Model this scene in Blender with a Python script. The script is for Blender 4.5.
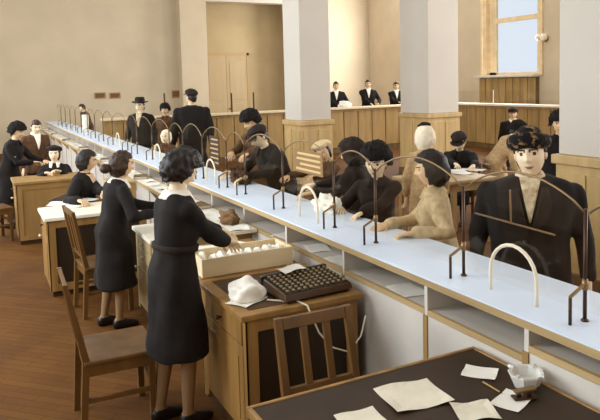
import bpy, bmesh, math, random
import numpy as np
from mathutils import Vector, Matrix, noise
random.seed(7); np.random.seed(7)
for o in list(bpy.data.objects): bpy.data.objects.remove(o)
SC = bpy.context.scene
COL = SC.collection

# ------------------------------------------------------------------ camera
# X: across the counter (customers at +X), Y: along the counter, Z: up. Camera stands 2 m above the floor.
FPX, CAMH, ROLL, PITCH, YAW, PPY = 650.0, 2.0, 1.5, 4.5, 26.759, 133.53
def cam_basis():
    p, r, y = math.radians(PITCH), math.radians(ROLL), math.radians(YAW)
    F = np.array([math.sin(y)*math.cos(p), math.cos(y)*math.cos(p), -math.sin(p)])
    R0 = np.array([math.cos(y), -math.sin(y), 0.0]); U0 = np.cross(R0, F)
    return F, R0*math.cos(r)-U0*math.sin(r), U0*math.cos(r)+R0*math.sin(r)
CF, CR, CU = cam_basis(); CC = np.array([0, 0, CAMH])
def at(x, y, axis, val):
    """point where the ray of a photo pixel meets the plane axis = val"""
    d = CF*FPX + CR*(x-300.0) - CU*(y-PPY); i = 'xyz'.index(axis)
    return CC + d*((val-CC[i])/d[i])
cam = bpy.data.cameras.new('camera'); cam.sensor_fit = 'HORIZONTAL'; cam.sensor_width = 36
cam.lens = FPX/600*36; cam.shift_y = -(210-PPY)/600; cam.clip_end = 200
co = bpy.data.objects.new('camera', cam); COL.objects.link(co)
M = Matrix((( CR[0], CU[0], -CF[0], 0), (CR[1], CU[1], -CF[1], 0), (CR[2], CU[2], -CF[2], CAMH), (0, 0, 0, 1)))
co.matrix_world = M; SC.camera = co

# ------------------------------------------------------------------ light
SC.view_settings.view_transform = 'Standard'; SC.view_settings.look = 'None'
SC.view_settings.gamma = 1.0; SC.view_settings.use_curve_mapping = False
SC.view_settings.exposure = 0.16
W = bpy.data.worlds.new('daylight'); SC.world = W; W.use_nodes = True
W.node_tree.nodes['Background'].inputs[0].default_value = (0.72, 0.78, 0.85, 1)
W.node_tree.nodes['Background'].inputs[1].default_value = 1.0
LEFT_X, BACK_Y, END_Y, WIN_X, CEIL = -2.4, -4.0, 22.5, 14.6, 5.8
LEFT_WINDOWS = [1.0, 5.0, 9.0, 13.0, 17.0]
BACK_FILL_WINDOWS = [5.5, 10.5]  # unseen windows, added for frontal fill
RIGHT_FILL_WINDOWS = [-0.5, 4.0, 8.5, 19.3]  # unseen windows, added to brighten the customer hall and far wall
def area(name, loc, rot, sx, sy, watt, col):
    l = bpy.data.lights.new(name, 'AREA'); l.shape = 'RECTANGLE'; l.size = sx; l.size_y = sy; l.energy = watt; l.color = col
    o = bpy.data.objects.new(name, l); COL.objects.link(o); o.location = loc; o.rotation_euler = rot
for y in LEFT_WINDOWS:      # daylight entering through the tall windows of the left wall
    area('window_daylight', (LEFT_X+0.06, y, 2.9), (0, math.radians(-90), 0), 3.2, 2.2, 55 if y < 2 else 212, (0.84, 0.93, 1.0))
for x in BACK_FILL_WINDOWS:      # fill lamps at unseen windows added in the wall behind the camera
    area('window_daylight', (x, BACK_Y+0.06, 2.9), (math.radians(90), 0, 0), 2.2, 3.2, 92, (0.97, 0.97, 1.0))
for y in RIGHT_FILL_WINDOWS:     # fill for hall and far wall, at unseen windows added on the right
    area('window_daylight', (WIN_X-0.06, y, 3.5), (0, math.radians(90), 0), 2.8, 1.9, 480 if y > 15 else 300, (0.95, 0.98, 1.0))
area('window_daylight', (WIN_X-0.05, 14.65, 3.5), (0, math.radians(90), 0), 2.8, 1.9, 240, (0.95, 0.98, 1.0))

# ------------------------------------------------------------------ materials
def lin(h):
    h = h.lstrip('#'); r = []
    for i in (0, 2, 4):
        c = int(h[i:i+2], 16)/255; r.append(c/12.92 if c <= .04045 else ((c+.055)/1.055)**2.4)
    return (*r, 1)
MATS = {}
def mat(name, col, rough=.6, var=.0, scale=6., bump=.0, metal=0., stretch=(1,1,1), col2=None):
    if name in MATS: return MATS[name]
    m = bpy.data.materials.new(name); m.use_nodes = True; nt = m.node_tree; b = nt.nodes['Principled BSDF']
    b.inputs['Base Color'].default_value = lin(col); b.inputs['Roughness'].default_value = rough; b.inputs['Metallic'].default_value = metal
    b.inputs['Specular IOR Level'].default_value = .35
    if var or bump or col2:
        tc = nt.nodes.new('ShaderNodeTexCoord'); mp = nt.nodes.new('ShaderNodeMapping'); mp.inputs['Scale'].default_value = stretch
        nz = nt.nodes.new('ShaderNodeTexNoise'); nz.inputs['Scale'].default_value = scale; nz.inputs['Detail'].default_value = 6
        nt.links.new(tc.outputs['Object'], mp.inputs[0]); nt.links.new(mp.outputs[0], nz.inputs['Vector'])
        if var or col2:
            r = nt.nodes.new('ShaderNodeValToRGB'); c = lin(col)
            lo = [x*(1-var) for x in c[:3]]; hi = [min(1, x*(1+var)) for x in c[:3]]
            if col2: lo = lin(col2)[:3]; hi = c[:3]
            r.color_ramp.elements[0].position = .32; r.color_ramp.elements[1].position = .68
            if name == 'patterned_fur': r.color_ramp.elements[0].position = .54; r.color_ramp.elements[1].position = .66
            r.color_ramp.elements[0].color = (*lo, 1); r.color_ramp.elements[1].color = (*hi, 1)
            nt.links.new(nz.outputs['Fac'], r.inputs[0]); nt.links.new(r.outputs[0], b.inputs['Base Color'])
        if bump:
            bp = nt.nodes.new('ShaderNodeBump'); bp.inputs['Strength'].default_value = bump; bp.inputs['Distance'].default_value = .02
            nt.links.new(nz.outputs['Fac'], bp.inputs['Height']); nt.links.new(bp.outputs[0], b.inputs['Normal'])
    MATS[name] = m; return m
def glass_mat(name, tint, fac=.03, rough=.05):
    if name in MATS: return MATS[name]
    m = bpy.data.materials.new(name); m.use_nodes = True; nt = m.node_tree; nt.nodes.clear()
    o = nt.nodes.new('ShaderNodeOutputMaterial'); mx = nt.nodes.new('ShaderNodeMixShader')
    t = nt.nodes.new('ShaderNodeBsdfTransparent'); t.inputs[0].default_value = lin(tint)
    g = nt.nodes.new('ShaderNodeBsdfGlossy'); g.inputs['Roughness'].default_value = rough
    mx.inputs[0].default_value = fac
    nt.links.new(t.outputs[0], mx.inputs[1]); nt.links.new(g.outputs[0], mx.inputs[2]); nt.links.new(mx.outputs[0], o.inputs[0])
    MATS[name] = m; return m
def floor_mat():
    m = bpy.data.materials.new('parquet'); m.use_nodes = True; nt = m.node_tree; b = nt.nodes['Principled BSDF']
    tc = nt.nodes.new('ShaderNodeTexCoord'); mp = nt.nodes.new('ShaderNodeMapping'); mp.inputs['Rotation'].default_value = (0, 0, math.radians(45))
    br = nt.nodes.new('ShaderNodeTexBrick'); br.inputs['Scale'].default_value = 1.0; br.inputs['Brick Width'].default_value = .42; br.inputs['Row Height'].default_value = .07
    br.inputs['Mortar Size'].default_value = .003
    br.inputs['Color1'].default_value = lin('#6c4519'); br.inputs['Color2'].default_value = lin('#633d15'); br.inputs['Mortar'].default_value = lin('#523414')
    nz = nt.nodes.new('ShaderNodeTexNoise'); nz.inputs['Scale'].default_value = 1.6; nz.inputs['Detail'].default_value = 7
    r = nt.nodes.new('ShaderNodeValToRGB'); r.color_ramp.elements[0].position = .3; r.color_ramp.elements[1].position = .7
    r.color_ramp.elements[0].color = (.72, .68, .62, 1); r.color_ramp.elements[1].color = (1.1, 1.1, 1.1, 1)
    mx = nt.nodes.new('ShaderNodeMixRGB'); mx.blend_type = 'MULTIPLY'; mx.inputs[0].default_value = 1
    nt.links.new(tc.outputs['Object'], mp.inputs[0]); nt.links.new(mp.outputs[0], br.inputs['Vector']); nt.links.new(tc.outputs['Object'], nz.inputs['Vector'])
    nt.links.new(nz.outputs['Fac'], r.inputs[0]); nt.links.new(br.outputs['Color'], mx.inputs[1]); nt.links.new(r.outputs[0], mx.inputs[2])
    nt.links.new(mx.outputs[0], b.inputs['Base Color']); b.inputs['Roughness'].default_value = .8; b.inputs['Specular IOR Level'].default_value = .15
    return m
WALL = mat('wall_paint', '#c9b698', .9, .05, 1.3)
COLUMN = mat('column_paint', '#cbc1b3', .85, .03, 1.1)
CEILM = mat('ceiling_paint', '#ececea', .9)
OAK = mat('oak', '#a68450', .5, .2, 9, .05, stretch=(1, 1, .12))
OAKC = mat('column_oak', '#c0a06a', .5, .15, 9, .05, stretch=(1, 1, .12))
OAKX = mat('oak_lengthwise', '#b09468', .5, .2, 9, .05, stretch=(1, .12, 1))
OAK_D = mat('oak_dark', '#6d5230', .5, .25, 9, .05, stretch=(1, 1, .12))
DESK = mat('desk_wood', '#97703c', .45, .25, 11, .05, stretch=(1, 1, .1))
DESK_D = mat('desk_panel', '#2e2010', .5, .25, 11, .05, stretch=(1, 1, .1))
INLAY = mat('desk_inlay', '#4a3018', .5, .2, 7)
CHAIR = mat('chair_wood', '#6b4a24', .4, .2, 12, .04, stretch=(1, 1, .15))
LAMINATE = mat('white_counter_top', '#d6e0ee', .4, .02, 4)
PALE = mat('pale_panel', '#cfc6ba', .55, .08, 3)
PAPER = mat('paper', '#efe9dc', .8, .03, 12)
PAPER2 = mat('paper_buff', '#e0d5be', .8, .05, 12)
METAL = mat('bronze_tube', '#8a6f4c', .35, metal=.7)
METAL_D = mat('dark_tube', '#4a3422', .4, metal=.5)
WIRE = mat('cream_wire', '#e9dcc2', .35)
BLACK = mat('black_lacquer', '#20160e', .35)
CLOTH_W = mat('white_cloth', '#efe8da', .9, .04, 8, .2)
KEYS = mat('key_caps', '#8f7850', .4)
PANE = glass_mat('pane_glass', '#fefdfb')
CLEAR = glass_mat('window_glass', '#fbfdff')
ASH = glass_mat('cut_glass', '#e8e6e0', .2)

# ------------------------------------------------------------------ mesh helpers
class MB:
    def __init__(s): s.v = []; s.f = []; s.m = []
    def add(s, vs, fs, mi=0):
        n = len(s.v); s.v += [tuple(map(float, v)) for v in vs]; s.f += [tuple(i+n for i in f) for f in fs]; s.m += [mi]*len(fs); return s
    def box(s, x0, x1, y0, y1, z0, z1, mi=0):
        vs = [(x, y, z) for z in (z0, z1) for y in (y0, y1) for x in (x0, x1)]
        return s.add(vs, [(0,2,3,1),(4,5,7,6),(0,1,5,4),(2,6,7,3),(0,4,6,2),(1,3,7,5)], mi)
    def hexa(s, bottom, top, mi=0):
        return s.add(list(bottom)+list(top), [(3,2,1,0),(4,5,6,7),(0,1,5,4),(1,2,6,5),(2,3,7,6),(3,0,4,7)], mi)
    def rings(s, rings, mi=0, caps=True):
        n = len(rings[0]); vs = [p for r in rings for p in r]; fs = []
        for i in range(len(rings)-1):
            for j in range(n):
                k = (j+1) % n; fs.append((i*n+j, i*n+k, (i+1)*n+k, (i+1)*n+j))
        if caps: fs.append(tuple(range(n-1, -1, -1))); fs.append(tuple((len(rings)-1)*n+j for j in range(n)))
        return s.add(vs, fs, mi)
    def tube(s, pts, rad, n=8, mi=0, round_ends=False, flat=1.0, up=None):
        pts = [Vector(p) for p in pts]; rad = [rad]*len(pts) if not hasattr(rad, '__len__') else list(rad)
        if round_ends:
            d0 = (pts[0]-pts[1]).normalized(); d1 = (pts[-1]-pts[-2]).normalized()
            pts = [pts[0]+d0*rad[0]*.85, pts[0]+d0*rad[0]*.5]+pts+[pts[-1]+d1*rad[-1]*.5, pts[-1]+d1*rad[-1]*.85]
            rad = [rad[0]*.45, rad[0]*.85]+rad+[rad[-1]*.85, rad[-1]*.45]
        u = None; rs = []
        for i, p in enumerate(pts):
            t = (pts[min(i+1, len(pts)-1)]-pts[max(i-1, 0)]).normalized()
            if u is None:
                a = Vector(up) if up is not None else (Vector((0, 0, 1)) if abs(t.z) < .9 else Vector((1, 0, 0)))
                u = (a-t*a.dot(t)).normalized()
            else: u = (u-t*u.dot(t)).normalized()
            w = t.cross(u)
            rs.append([tuple(p+(u*math.cos(q)*flat+w*math.sin(q))*rad[i]) for q in [2*math.pi*j/n for j in range(n)]])
        return s.rings(rs, mi)
    def lathe(s, prof, c=(0, 0, 0), n=20, mi=0, axis='z'):
        rs = []
        for r, z in prof:
            ring = []
            for j in range(n):
                a = 2*math.pi*j/n; p = (r*math.cos(a), r*math.sin(a), z)
                if axis == 'x': p = (z, r*math.cos(a), r*math.sin(a))
                if axis == 'y': p = (r*math.cos(a), z, -r*math.sin(a))
                ring.append((p[0]+c[0], p[1]+c[1], p[2]+c[2]))
            rs.append(ring)
        return s.rings(rs, mi)
    def ellipsoid(s, c, r, n=16, m=10, mi=0, mtx=None):
        rs = []
        for i in range(1, m):
            a = math.pi*i/m
            ring = [Vector((r[0]*math.sin(a)*math.cos(b), r[1]*math.sin(a)*math.sin(b), -r[2]*math.cos(a))) for b in [2*math.pi*j/n for j in range(n)]]
            rs.append([tuple((mtx @ p if mtx else p)+Vector(c)) for p in ring])
        return s.rings(rs, mi)
    def xf(s, fn): s.v = [tuple(fn(Vector(v))) for v in s.v]; return s
    def mesh(s, name, mats, smooth=False):
        me = bpy.data.meshes.new(name); me.from_pydata(s.v, [], s.f)
        for m in (mats if isinstance(mats, (list, tuple)) else [mats]): me.materials.append(m)
        me.polygons.foreach_set('material_index', s.m); me.polygons.foreach_set('use_smooth', [smooth]*len(s.f))
        me.update(); return me
    def build(s, name, mats, parent=None, smooth=False, bevel=0, world=False, kind=None):
        if world and parent is not None:
            inv = parent.matrix_basis.inverted(); s.xf(lambda v: inv @ v)
        o = bpy.data.objects.new(name, s.mesh(name, mats, smooth)); COL.objects.link(o)
        if parent is not None: o.parent = parent
        if bevel:
            b = o.modifiers.new('bevel', 'BEVEL'); b.width = bevel; b.segments = 2; b.limit_method = 'ANGLE'
        if kind: o['kind'] = kind
        return o
def tag(o, label, cat, group=None):
    o['label'] = label; o['category'] = cat
    if group: o['group'] = group
    return o
def empty(name, loc, label=None, cat=None, group=None, rz=0):
    o = bpy.data.objects.new(name, None); COL.objects.link(o); o.location = loc; o.rotation_euler = (0, 0, rz); o.empty_display_size = .1
    o.matrix_basis = Matrix.Translation(Vector(loc)) @ Matrix.Rotation(rz, 4, 'Z')
    if label: tag(o, label, cat, group)
    return o
def struct(name, mb, m, bevel=0):
    o = mb.build(name, m, bevel=bevel); o['kind'] = 'structure'; return o
def struct_root(name, loc):
    o = empty(name, loc); o['kind'] = 'structure'; return o
def copy_tree(o, parent=None):
    c = o.copy(); COL.objects.link(c)
    if parent is not None: c.parent = parent
    for ch in [x for x in bpy.data.objects if x.parent == o]: copy_tree(ch, c)
    return c

# ------------------------------------------------------------------ room shell
struct('floor', MB().box(LEFT_X-.2, WIN_X+.3, BACK_Y-.2, END_Y+1.6, -.1, 0), floor_mat())
struct('ceiling', MB().box(LEFT_X-.2, WIN_X+.3, BACK_Y-.2, END_Y+1.6, CEIL, CEIL+.1), CEILM)
def wall_with_holes(name, axis, pos, th, a0, a1, holes, m):
    """wall plane axis = pos with thickness th; holes (b0, b1, z0, z1) along the other axis"""
    mb = MB(); cuts = sorted(holes); a = a0
    def bx(p, q, z0, z1):
        if axis == 'x': mb.box(min(pos, pos+th), max(pos, pos+th), p, q, z0, z1)
        else: mb.box(p, q, min(pos, pos+th), max(pos, pos+th), z0, z1)
    for (b0, b1, z0, z1) in cuts:
        bx(a, b0, 0, CEIL)
        if z0 > 0: bx(b0, b1, 0, z0)
        bx(b0, b1, z1, CEIL); a = b1
    bx(a, a1, 0, CEIL)
    return struct(name, mb, m)
wall_with_holes('wall_left', 'x', LEFT_X, -.2, BACK_Y, END_Y+.4, [(y-1.1, y+1.1, 1.2, 4.6) for y in LEFT_WINDOWS], WALL)
wall_with_holes('wall_back', 'y', BACK_Y, -.2, LEFT_X, WIN_X, [(x-1.1, x+1.1, 1.2, 4.6) for x in BACK_FILL_WINDOWS], WALL)
WY0, WY1, WZ0, WZ1 = 13.62, 15.72, 2.06, 5.0
wall_with_holes('wall_right', 'x', WIN_X, .3, BACK_Y, END_Y+1.5, [(WY0, WY1, WZ0, WZ1)]+[(y-1, y+1, WZ0, WZ1) for y in RIGHT_FILL_WINDOWS], WALL)
RX0, RX1, LINT = 7.55, 11.3, 4.98      # recess with the door in the far wall
wall_with_holes('wall_end', 'y', END_Y, .4, LEFT_X, WIN_X, [(RX0, RX1, 0, LINT)], WALL)
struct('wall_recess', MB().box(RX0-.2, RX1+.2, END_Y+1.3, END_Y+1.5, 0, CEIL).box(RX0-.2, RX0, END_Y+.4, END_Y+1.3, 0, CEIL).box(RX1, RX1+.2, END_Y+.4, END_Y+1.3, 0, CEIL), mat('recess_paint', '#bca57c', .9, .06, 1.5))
struct('trim_1', MB().box(RX0-.02, RX1, END_Y-.06, END_Y+.0, LINT, LINT+.2).box(RX0-.02, RX1, END_Y-.09, END_Y, LINT+.2, LINT+.26), COLUMN)
# pier left of the recess
struct('wall_pier', MB().box(6.6, RX0, END_Y-.45, END_Y, 0, CEIL), WALL)
def window(name, axis, pos, c, w, z0, z1, inward):
    r = struct_root(name, (pos, c, z0) if axis == 'x' else (c, pos, z0)); t = .06
    def bx(mb, a0, a1, q0, q1, d0, d1):
        if axis == 'x': mb.box(*(sorted((pos+d0, pos+d1))), a0, a1, q0, q1)
        else: mb.box(a0, a1, *(sorted((pos+d0, pos+d1))), q0, q1)
        return mb
    out = -inward*.1
    for a0, a1, q0, q1 in ((c-w/2, c-w/2+t, z0, z1), (c+w/2-t, c+w/2, z0, z1), (c-w/2, c+w/2, z0, z0+t), (c-w/2, c+w/2, z1-t, z1), (c-w/2, c+w/2, (z0+z1)/2-t/2, (z0+z1)/2+t/2), (c-t/2, c+t/2, z0, z1)):
        bx(MB(), a0, a1, q0, q1, out-.03, out+.03).build('window_frame', OAK, r, world=True)
    for sx in (0, 1):
        for sz in (0, 1):
            a0 = c-w/2+t if sx == 0 else c+t/2; q0 = z0+t if sz == 0 else (z0+z1)/2+t/2
            bx(MB(), a0, a0+w/2-1.5*t, q0, q0+(z1-z0)/2-1.5*t, out-.004, out+.004).build('pane', CLEAR, r, world=True)
for i, y in enumerate(LEFT_WINDOWS): window('window_%d' % (i+2), 'x', LEFT_X, y, 2.2, 1.2, 4.6, 1)
for i, x in enumerate(BACK_FILL_WINDOWS): window('window_%d' % (i+7), 'y', BACK_Y, x, 2.2, 1.2, 4.6, 1)  # unseen, added around the frontal fill lamps
for i, y in enumerate(RIGHT_FILL_WINDOWS): window('window_%d' % (i+9), 'x', WIN_X, y, 2.0, WZ0, WZ1, -1)  # unseen, added around the right-hand fill lamps

# the window in view, with deep wooden jambs, casing and sill
w1 = struct_root('window_1', (WIN_X, (WY0+WY1)/2, WZ0))
X = WIN_X
CAS = mat('window_casing', '#dcc298', .6, .1, 5)
MB().box(X-.05, X+.29, WY1-.014, WY1+.16, WZ0-.02, 5.2).build('casing', CAS, w1, world=True)
MB().box(X-.09, X-.05, WY1+.12, WY1+.2, WZ0-.02, 5.2).build('casing', CAS, w1, world=True)
MB().box(X-.05, X+.29, WY0-.16, WY0+.014, WZ0-.02, 5.2).build('casing', CAS, w1, world=True)
for y0, y1, z0, z1 in ((WY0, WY0+.07, WZ0, WZ1), (WY1-.3, WY1-.015, WZ0, WZ1), (WY0, WY1, WZ0, WZ0+.08), (WY0+.015, WY1-.3, 3.66, 3.8), (WY0, WY1, WZ1-.08, WZ1)):
    MB().box(X+.1, X+.18, y0, y1, z0, z1).build('window_frame', CAS, w1, world=True)
MB().box(X+.135, X+.145, WY0+.07, WY1-.3, WZ0+.08, 3.66).build('pane', CLEAR, w1, world=True)
MB().box(X+.135, X+.145, WY0+.07, WY1-.3, 3.8, WZ1-.08).build('pane', CLEAR, w1, world=True)
MB().box(X-.32, X+.1, WY0-.05, WY1+.25, WZ0-.07, WZ0).build('sill', COLUMN, w1, world=True, bevel=.01)
# boarded box below the sill
sc = empty('radiator_cover', (X-.12, 14.7, 0), 'boarded wooden radiator cover below the window sill', 'radiator cover')
MB().box(X-.1, X-.002, WY0-.02, WY1+.22, .02, WZ0-.075).build('carcass', OAK_D, sc, world=True)
nb = 8; bw = (WY1+.2-WY0)/nb
for i in range(nb):
    MB().box(X-.15, X-.1, WY0+i*bw+.012, WY0+(i+1)*bw-.012, .1, WZ0-.09).build('board', OAK, sc, world=True, bevel=.006)

# columns with wooden wainscot bases
def column(name, x0, x1, y0, y1, zw):
    r = struct_root(name, ((x0+x1)/2, (y0+y1)/2, 0))
    MB().box(x0, x1, y0, y1, zw, CEIL).build('shaft', COLUMN, r, world=True, bevel=.015)
    MB().box(x0-.015, x1+.015, y0-.015, y1+.015, .1, zw-.09).build('wainscot', OAKC, r, world=True)
    MB().box(x0-.05, x1+.05, y0-.05, y1+.05, zw-.09, zw).build('cap_rail', OAKC, r, world=True, bevel=.012)
    MB().box(x0-.04, x1+.04, y0-.04, y1+.04, 0, .14).build('plinth', OAK_D, r, world=True, bevel=.01)
    for (ax, p, q0, q1) in (('y', y0-.03, x0, x1), ('x', x0-.03, y0, y1)):
        n = 2; w = (q1-q0)/n
        for i in range(n):
            a, b = q0+i*w+.03, q0+(i+1)*w-.03
            (MB().box(a, b, p, p+.02, .22, zw-.17) if ax == 'y' else MB().box(p, p+.02, a, b, .22, zw-.17)).build('wainscot_panel', OAKC, r, world=True, bevel=.006)
column('column_1', 5.33, 5.95, 10.5, 11.18, 1.3)
column('column_2', 8.2, 8.98, 10.5, 11.45, 1.3)
column('column_3', 5.0, 5.7, 3.7, 4.42, 1.25)

# ------------------------------------------------------------------ door in the recess
DY = END_Y+1.3
dr = struct_root('door_1', (8.95, DY, 0))
dx0, dx1, dz = 8.02, 9.72, 3.1
MB().box(dx0-.1, dx0, DY-.06, DY, 0, dz+.1).box(dx1, dx1+.1, DY-.06, DY, 0, dz+.1).box(dx0-.1, dx1+.1, DY-.06, DY, dz, dz+.12).build('door_frame', mat('door_trim', '#b89a6a', .6), dr, world=True)
dm = mat('door_paint', '#b9a178', .6, .06, 3, stretch=(1, 1, .2)); xm = (dx0+dx1)/2
for a, b in ((dx0, xm-.006), (xm+.006, dx1)):
    lf = MB().box(a, b, DY-.045, DY, .02, dz).build('door_leaf', dm, dr, world=True)
    for z0, z1 in ((.2, 1.25), (1.4, 2.9)):
        MB().box(a+.12, b-.12, DY-.06, DY-.045, z0, z1).build('door_panel', dm, lf, bevel=.006).location = -Vector(dr.location)
MB().lathe([(.012, 0), (.03, -.03), (.028, -.05), (.005, -.06)], (xm+.08, DY-.045, 1.05), 10, axis='y').build('door_handle', METAL_D, dr, world=True)

# ------------------------------------------------------------------ raised floor behind the cross partition, partitions
PY, PZ, PX1, PXE = 15.75, 1.27, 13.0, 2.75
struct('floor_raised', MB().box(9.3, 12.9, PY+.08, PY+2.0, 0, .22), OAK_D)
def partition(name, label, x0, x1, y0, y1, z, nb, axis, cat='partition'):
    r = empty(name, ((x0+x1)/2, (y0+y1)/2, 0), label, cat)
    MB().box(x0+.02, x1-.02, y0+.02, y1-.02, 0, z-.06).build('core', OAK_D, r, world=True)
    if axis == 'x': MB().box(x0-.02, x1, y0-.12, y1+.14, z-.06, z).build('ledge', mat('ledge_wood', '#e2cda4', .5, .06, 5), r, world=True, bevel=.012)
    else: MB().box(x0-.12, x1+.14, y0, y1+.02, z-.06, z).build('ledge', mat('ledge_pale', '#efe4cd', .5, .04, 5), r, world=True, bevel=.012)
    L0, L1 = (x0, x1) if axis == 'x' else (y0, y1)
    w = (L1-L0)/nb
    for i in range(nb):
        a, b = L0+i*w+.012, L0+(i+1)*w-.012
        (MB().box(a, b, y0-.02, y0+.02, .14, z-.13) if axis == 'x' else MB().box(x0-.02, x0+.02, a, b, .14, z-.13)).build('board', OAK, r, world=True, bevel=.008)
    (MB().box(x0, x1, y0-.03, y0+.02, 0, .13) if axis == 'x' else MB().box(x0-.03, x0+.02, y0, y1, 0, .13)).build('plinth', OAK_D, r, world=True)
    (MB().box(x0, x1, y0-.03, y0+.02, z-.125, z-.06) if axis == 'x' else MB().box(x0-.03, x0+.02, y0, y1, z-.125, z-.06)).build('rail', OAK, r, world=True)
    return r
pa = partition('counter_partition', 'tall oak counter partition with pale ledge across the far end of the hall', PXE, PX1+.08, PY, PY+.08, PZ, 22, 'x')
pb = partition('wainscot_partition', 'oak boarded partition with white ledge below the right window', PX1, PX1+.08, 5.5, PY-.14, PZ, 26, 'y')
for (px, h) in ((232, .5), (254, .5), (165, .55)):
    p = at(px, 112, 'y', PY+.04)
    MB().tube([(p[0], PY+.04, PZ), (p[0], PY+.04, PZ+h)], .022, 8).build('post', METAL_D, pa, world=True)
for y0, y1 in ((9.0, 11.4), (11.44, 13.8), (13.84, 15.5)):
    MB().tube([(PX1+.04, y1, PZ), (PX1+.04, y1, PZ+.38)], .014, 8).build('post', WIRE, pb, world=True)
    MB().box(PX1+.037, PX1+.043, y0, y1, PZ, PZ+.36).build('pane', PANE, pb, world=True)
# notices on the far wall
def notice(px, py, Y, w, h, label, grp):
    p = at(px, py, 'y', Y)
    n = empty('wall_notice', (p[0], Y-.012, p[2]), label, 'notice', grp)
    MB().box(-w/2, w/2, -.012, .012, -h/2, h/2).build('board', mat('notice_wood', '#9a7444', .6), n)
    for i in range(3): MB().box(-w*.4, w*.4*(1-.25*(i == 2)), -.016, -.012, h*(.22-.22*i)-.02, h*(.22-.22*i)+.02).build('line_of_print', mat('notice_print', '#6b4a28', .7), n)
notice(100, 95.5, END_Y, .36, .2, 'small brown notice board on the far wall, leftmost of three', 'notices on the far wall')
notice(115, 95.5, END_Y, .36, .2, 'small brown notice board on the far wall, middle of three', 'notices on the far wall')
notice(176, 94, END_Y, .3, .26, 'small brown notice board beside the far wall pier', 'notices on the far wall')
# wall lamp
p = at(543, 38, 'x', WIN_X-.12)
wl = empty('wall_lamp', (WIN_X, p[1], p[2]), 'small white glass wall lamp right of the window', 'wall lamp')
MB().lathe([(.09, 0), (.09, -.02), (.03, -.04), (.02, -.1)], (WIN_X-.001, p[1], p[2]-.02), 14, axis='x').build('bracket', METAL, wl, world=True)
MB().ellipsoid((WIN_X-.16, p[1]-.07, p[2]+.02), (.1, .09, .1)).build('shade', WIRE, wl, smooth=True, world=True)
MB().ellipsoid((WIN_X-.16, p[1]+.12, p[2]+.03), (.09, .08, .09)).build('shade', WIRE, wl, smooth=True, world=True)

# ------------------------------------------------------------------ the long service counter
CX0, CX1, CZ, CY0, CY1 = 2.0, 2.5, 1.0, .45, 21.4
ct = empty('service_counter', (2.25, 10, 0), 'long service counter with bright white top running down the hall', 'counter')
MB().box(CX0+.004, CX1+.02, CY0, CY1, CZ-.012, CZ).build('top', LAMINATE, ct, world=True)
MB().box(CX0, CX1+.015, CY0, CY1, CZ-.045, CZ-.012).build('edge_band', OAKX, ct, world=True)
MB().box(CX1-.06, CX1-.03, CY0, CY1, .0, CZ-.045).build('customer_panel', OAK, ct, world=True)
DIVS = [1.17, 1.93, 2.6, 3.42]
DIVS_ALL = DIVS + [3.42+.82*i for i in range(1, 22)]
prev = CY0
for i, d in enumerate(DIVS_ALL):
    z = .885 if i == 0 or d <= 1.94 else .83
    MB().box(CX0+.002, CX1-.06, prev+.012, d-.012, z-.022, z).build('shelf', PALE, ct, world=True)
    MB().box(CX0+.0, CX0+.02, prev+.012, d-.012, z-.024, z+.004).build('shelf_edge', OAKX, ct, world=True)
    MB().box(CX0+.002, CX1-.06, d-.012, d+.012, .0, CZ-.045).build('divider', PALE, ct, world=True)
    MB().box(CX0-.0, CX0+.02, prev+.018, d-.018, .08, z-.026).build('front_panel', PALE, ct, world=True)
    MB().box(CX0-.006, CX0+.004, d-.016, d+.016, .08, z-.026).build('joint_strip', OAK, ct, world=True)
    prev = d
MB().box(CX0-.012, CX0+.02, CY0, prev, 0, .08).build('plinth', OAK_D, ct, world=True)
# low working ledge along the staff side
wl_ = empty('work_ledge', (1.9, 10, 0), 'low white working ledge along the staff side of the counter', 'shelf')
MB().box(1.78, CX0-.008, 4.76, 21.0, .81, .835).build('board', mat('cream_top', '#ece2cc', .5, .05, 4), wl_, world=True)
MB().box(1.77, 1.782, 4.76, 21.0, .80, .835).build('edge_band', OAKX, wl_, world=True)
for y in np.arange(4.9, 21, 1.4): MB().add([(1.995, y-.01, .81), (1.995, y+.01, .81), (1.8, y-.01, .81), (1.8, y+.01, .81), (1.995, y-.01, .55), (1.995, y+.01, .55)], [(0,1,3,2),(0,2,4),(1,5,3),(2,3,5,4),(0,4,5,1)]).build('bracket', OAK, wl_, world=True)

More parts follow.
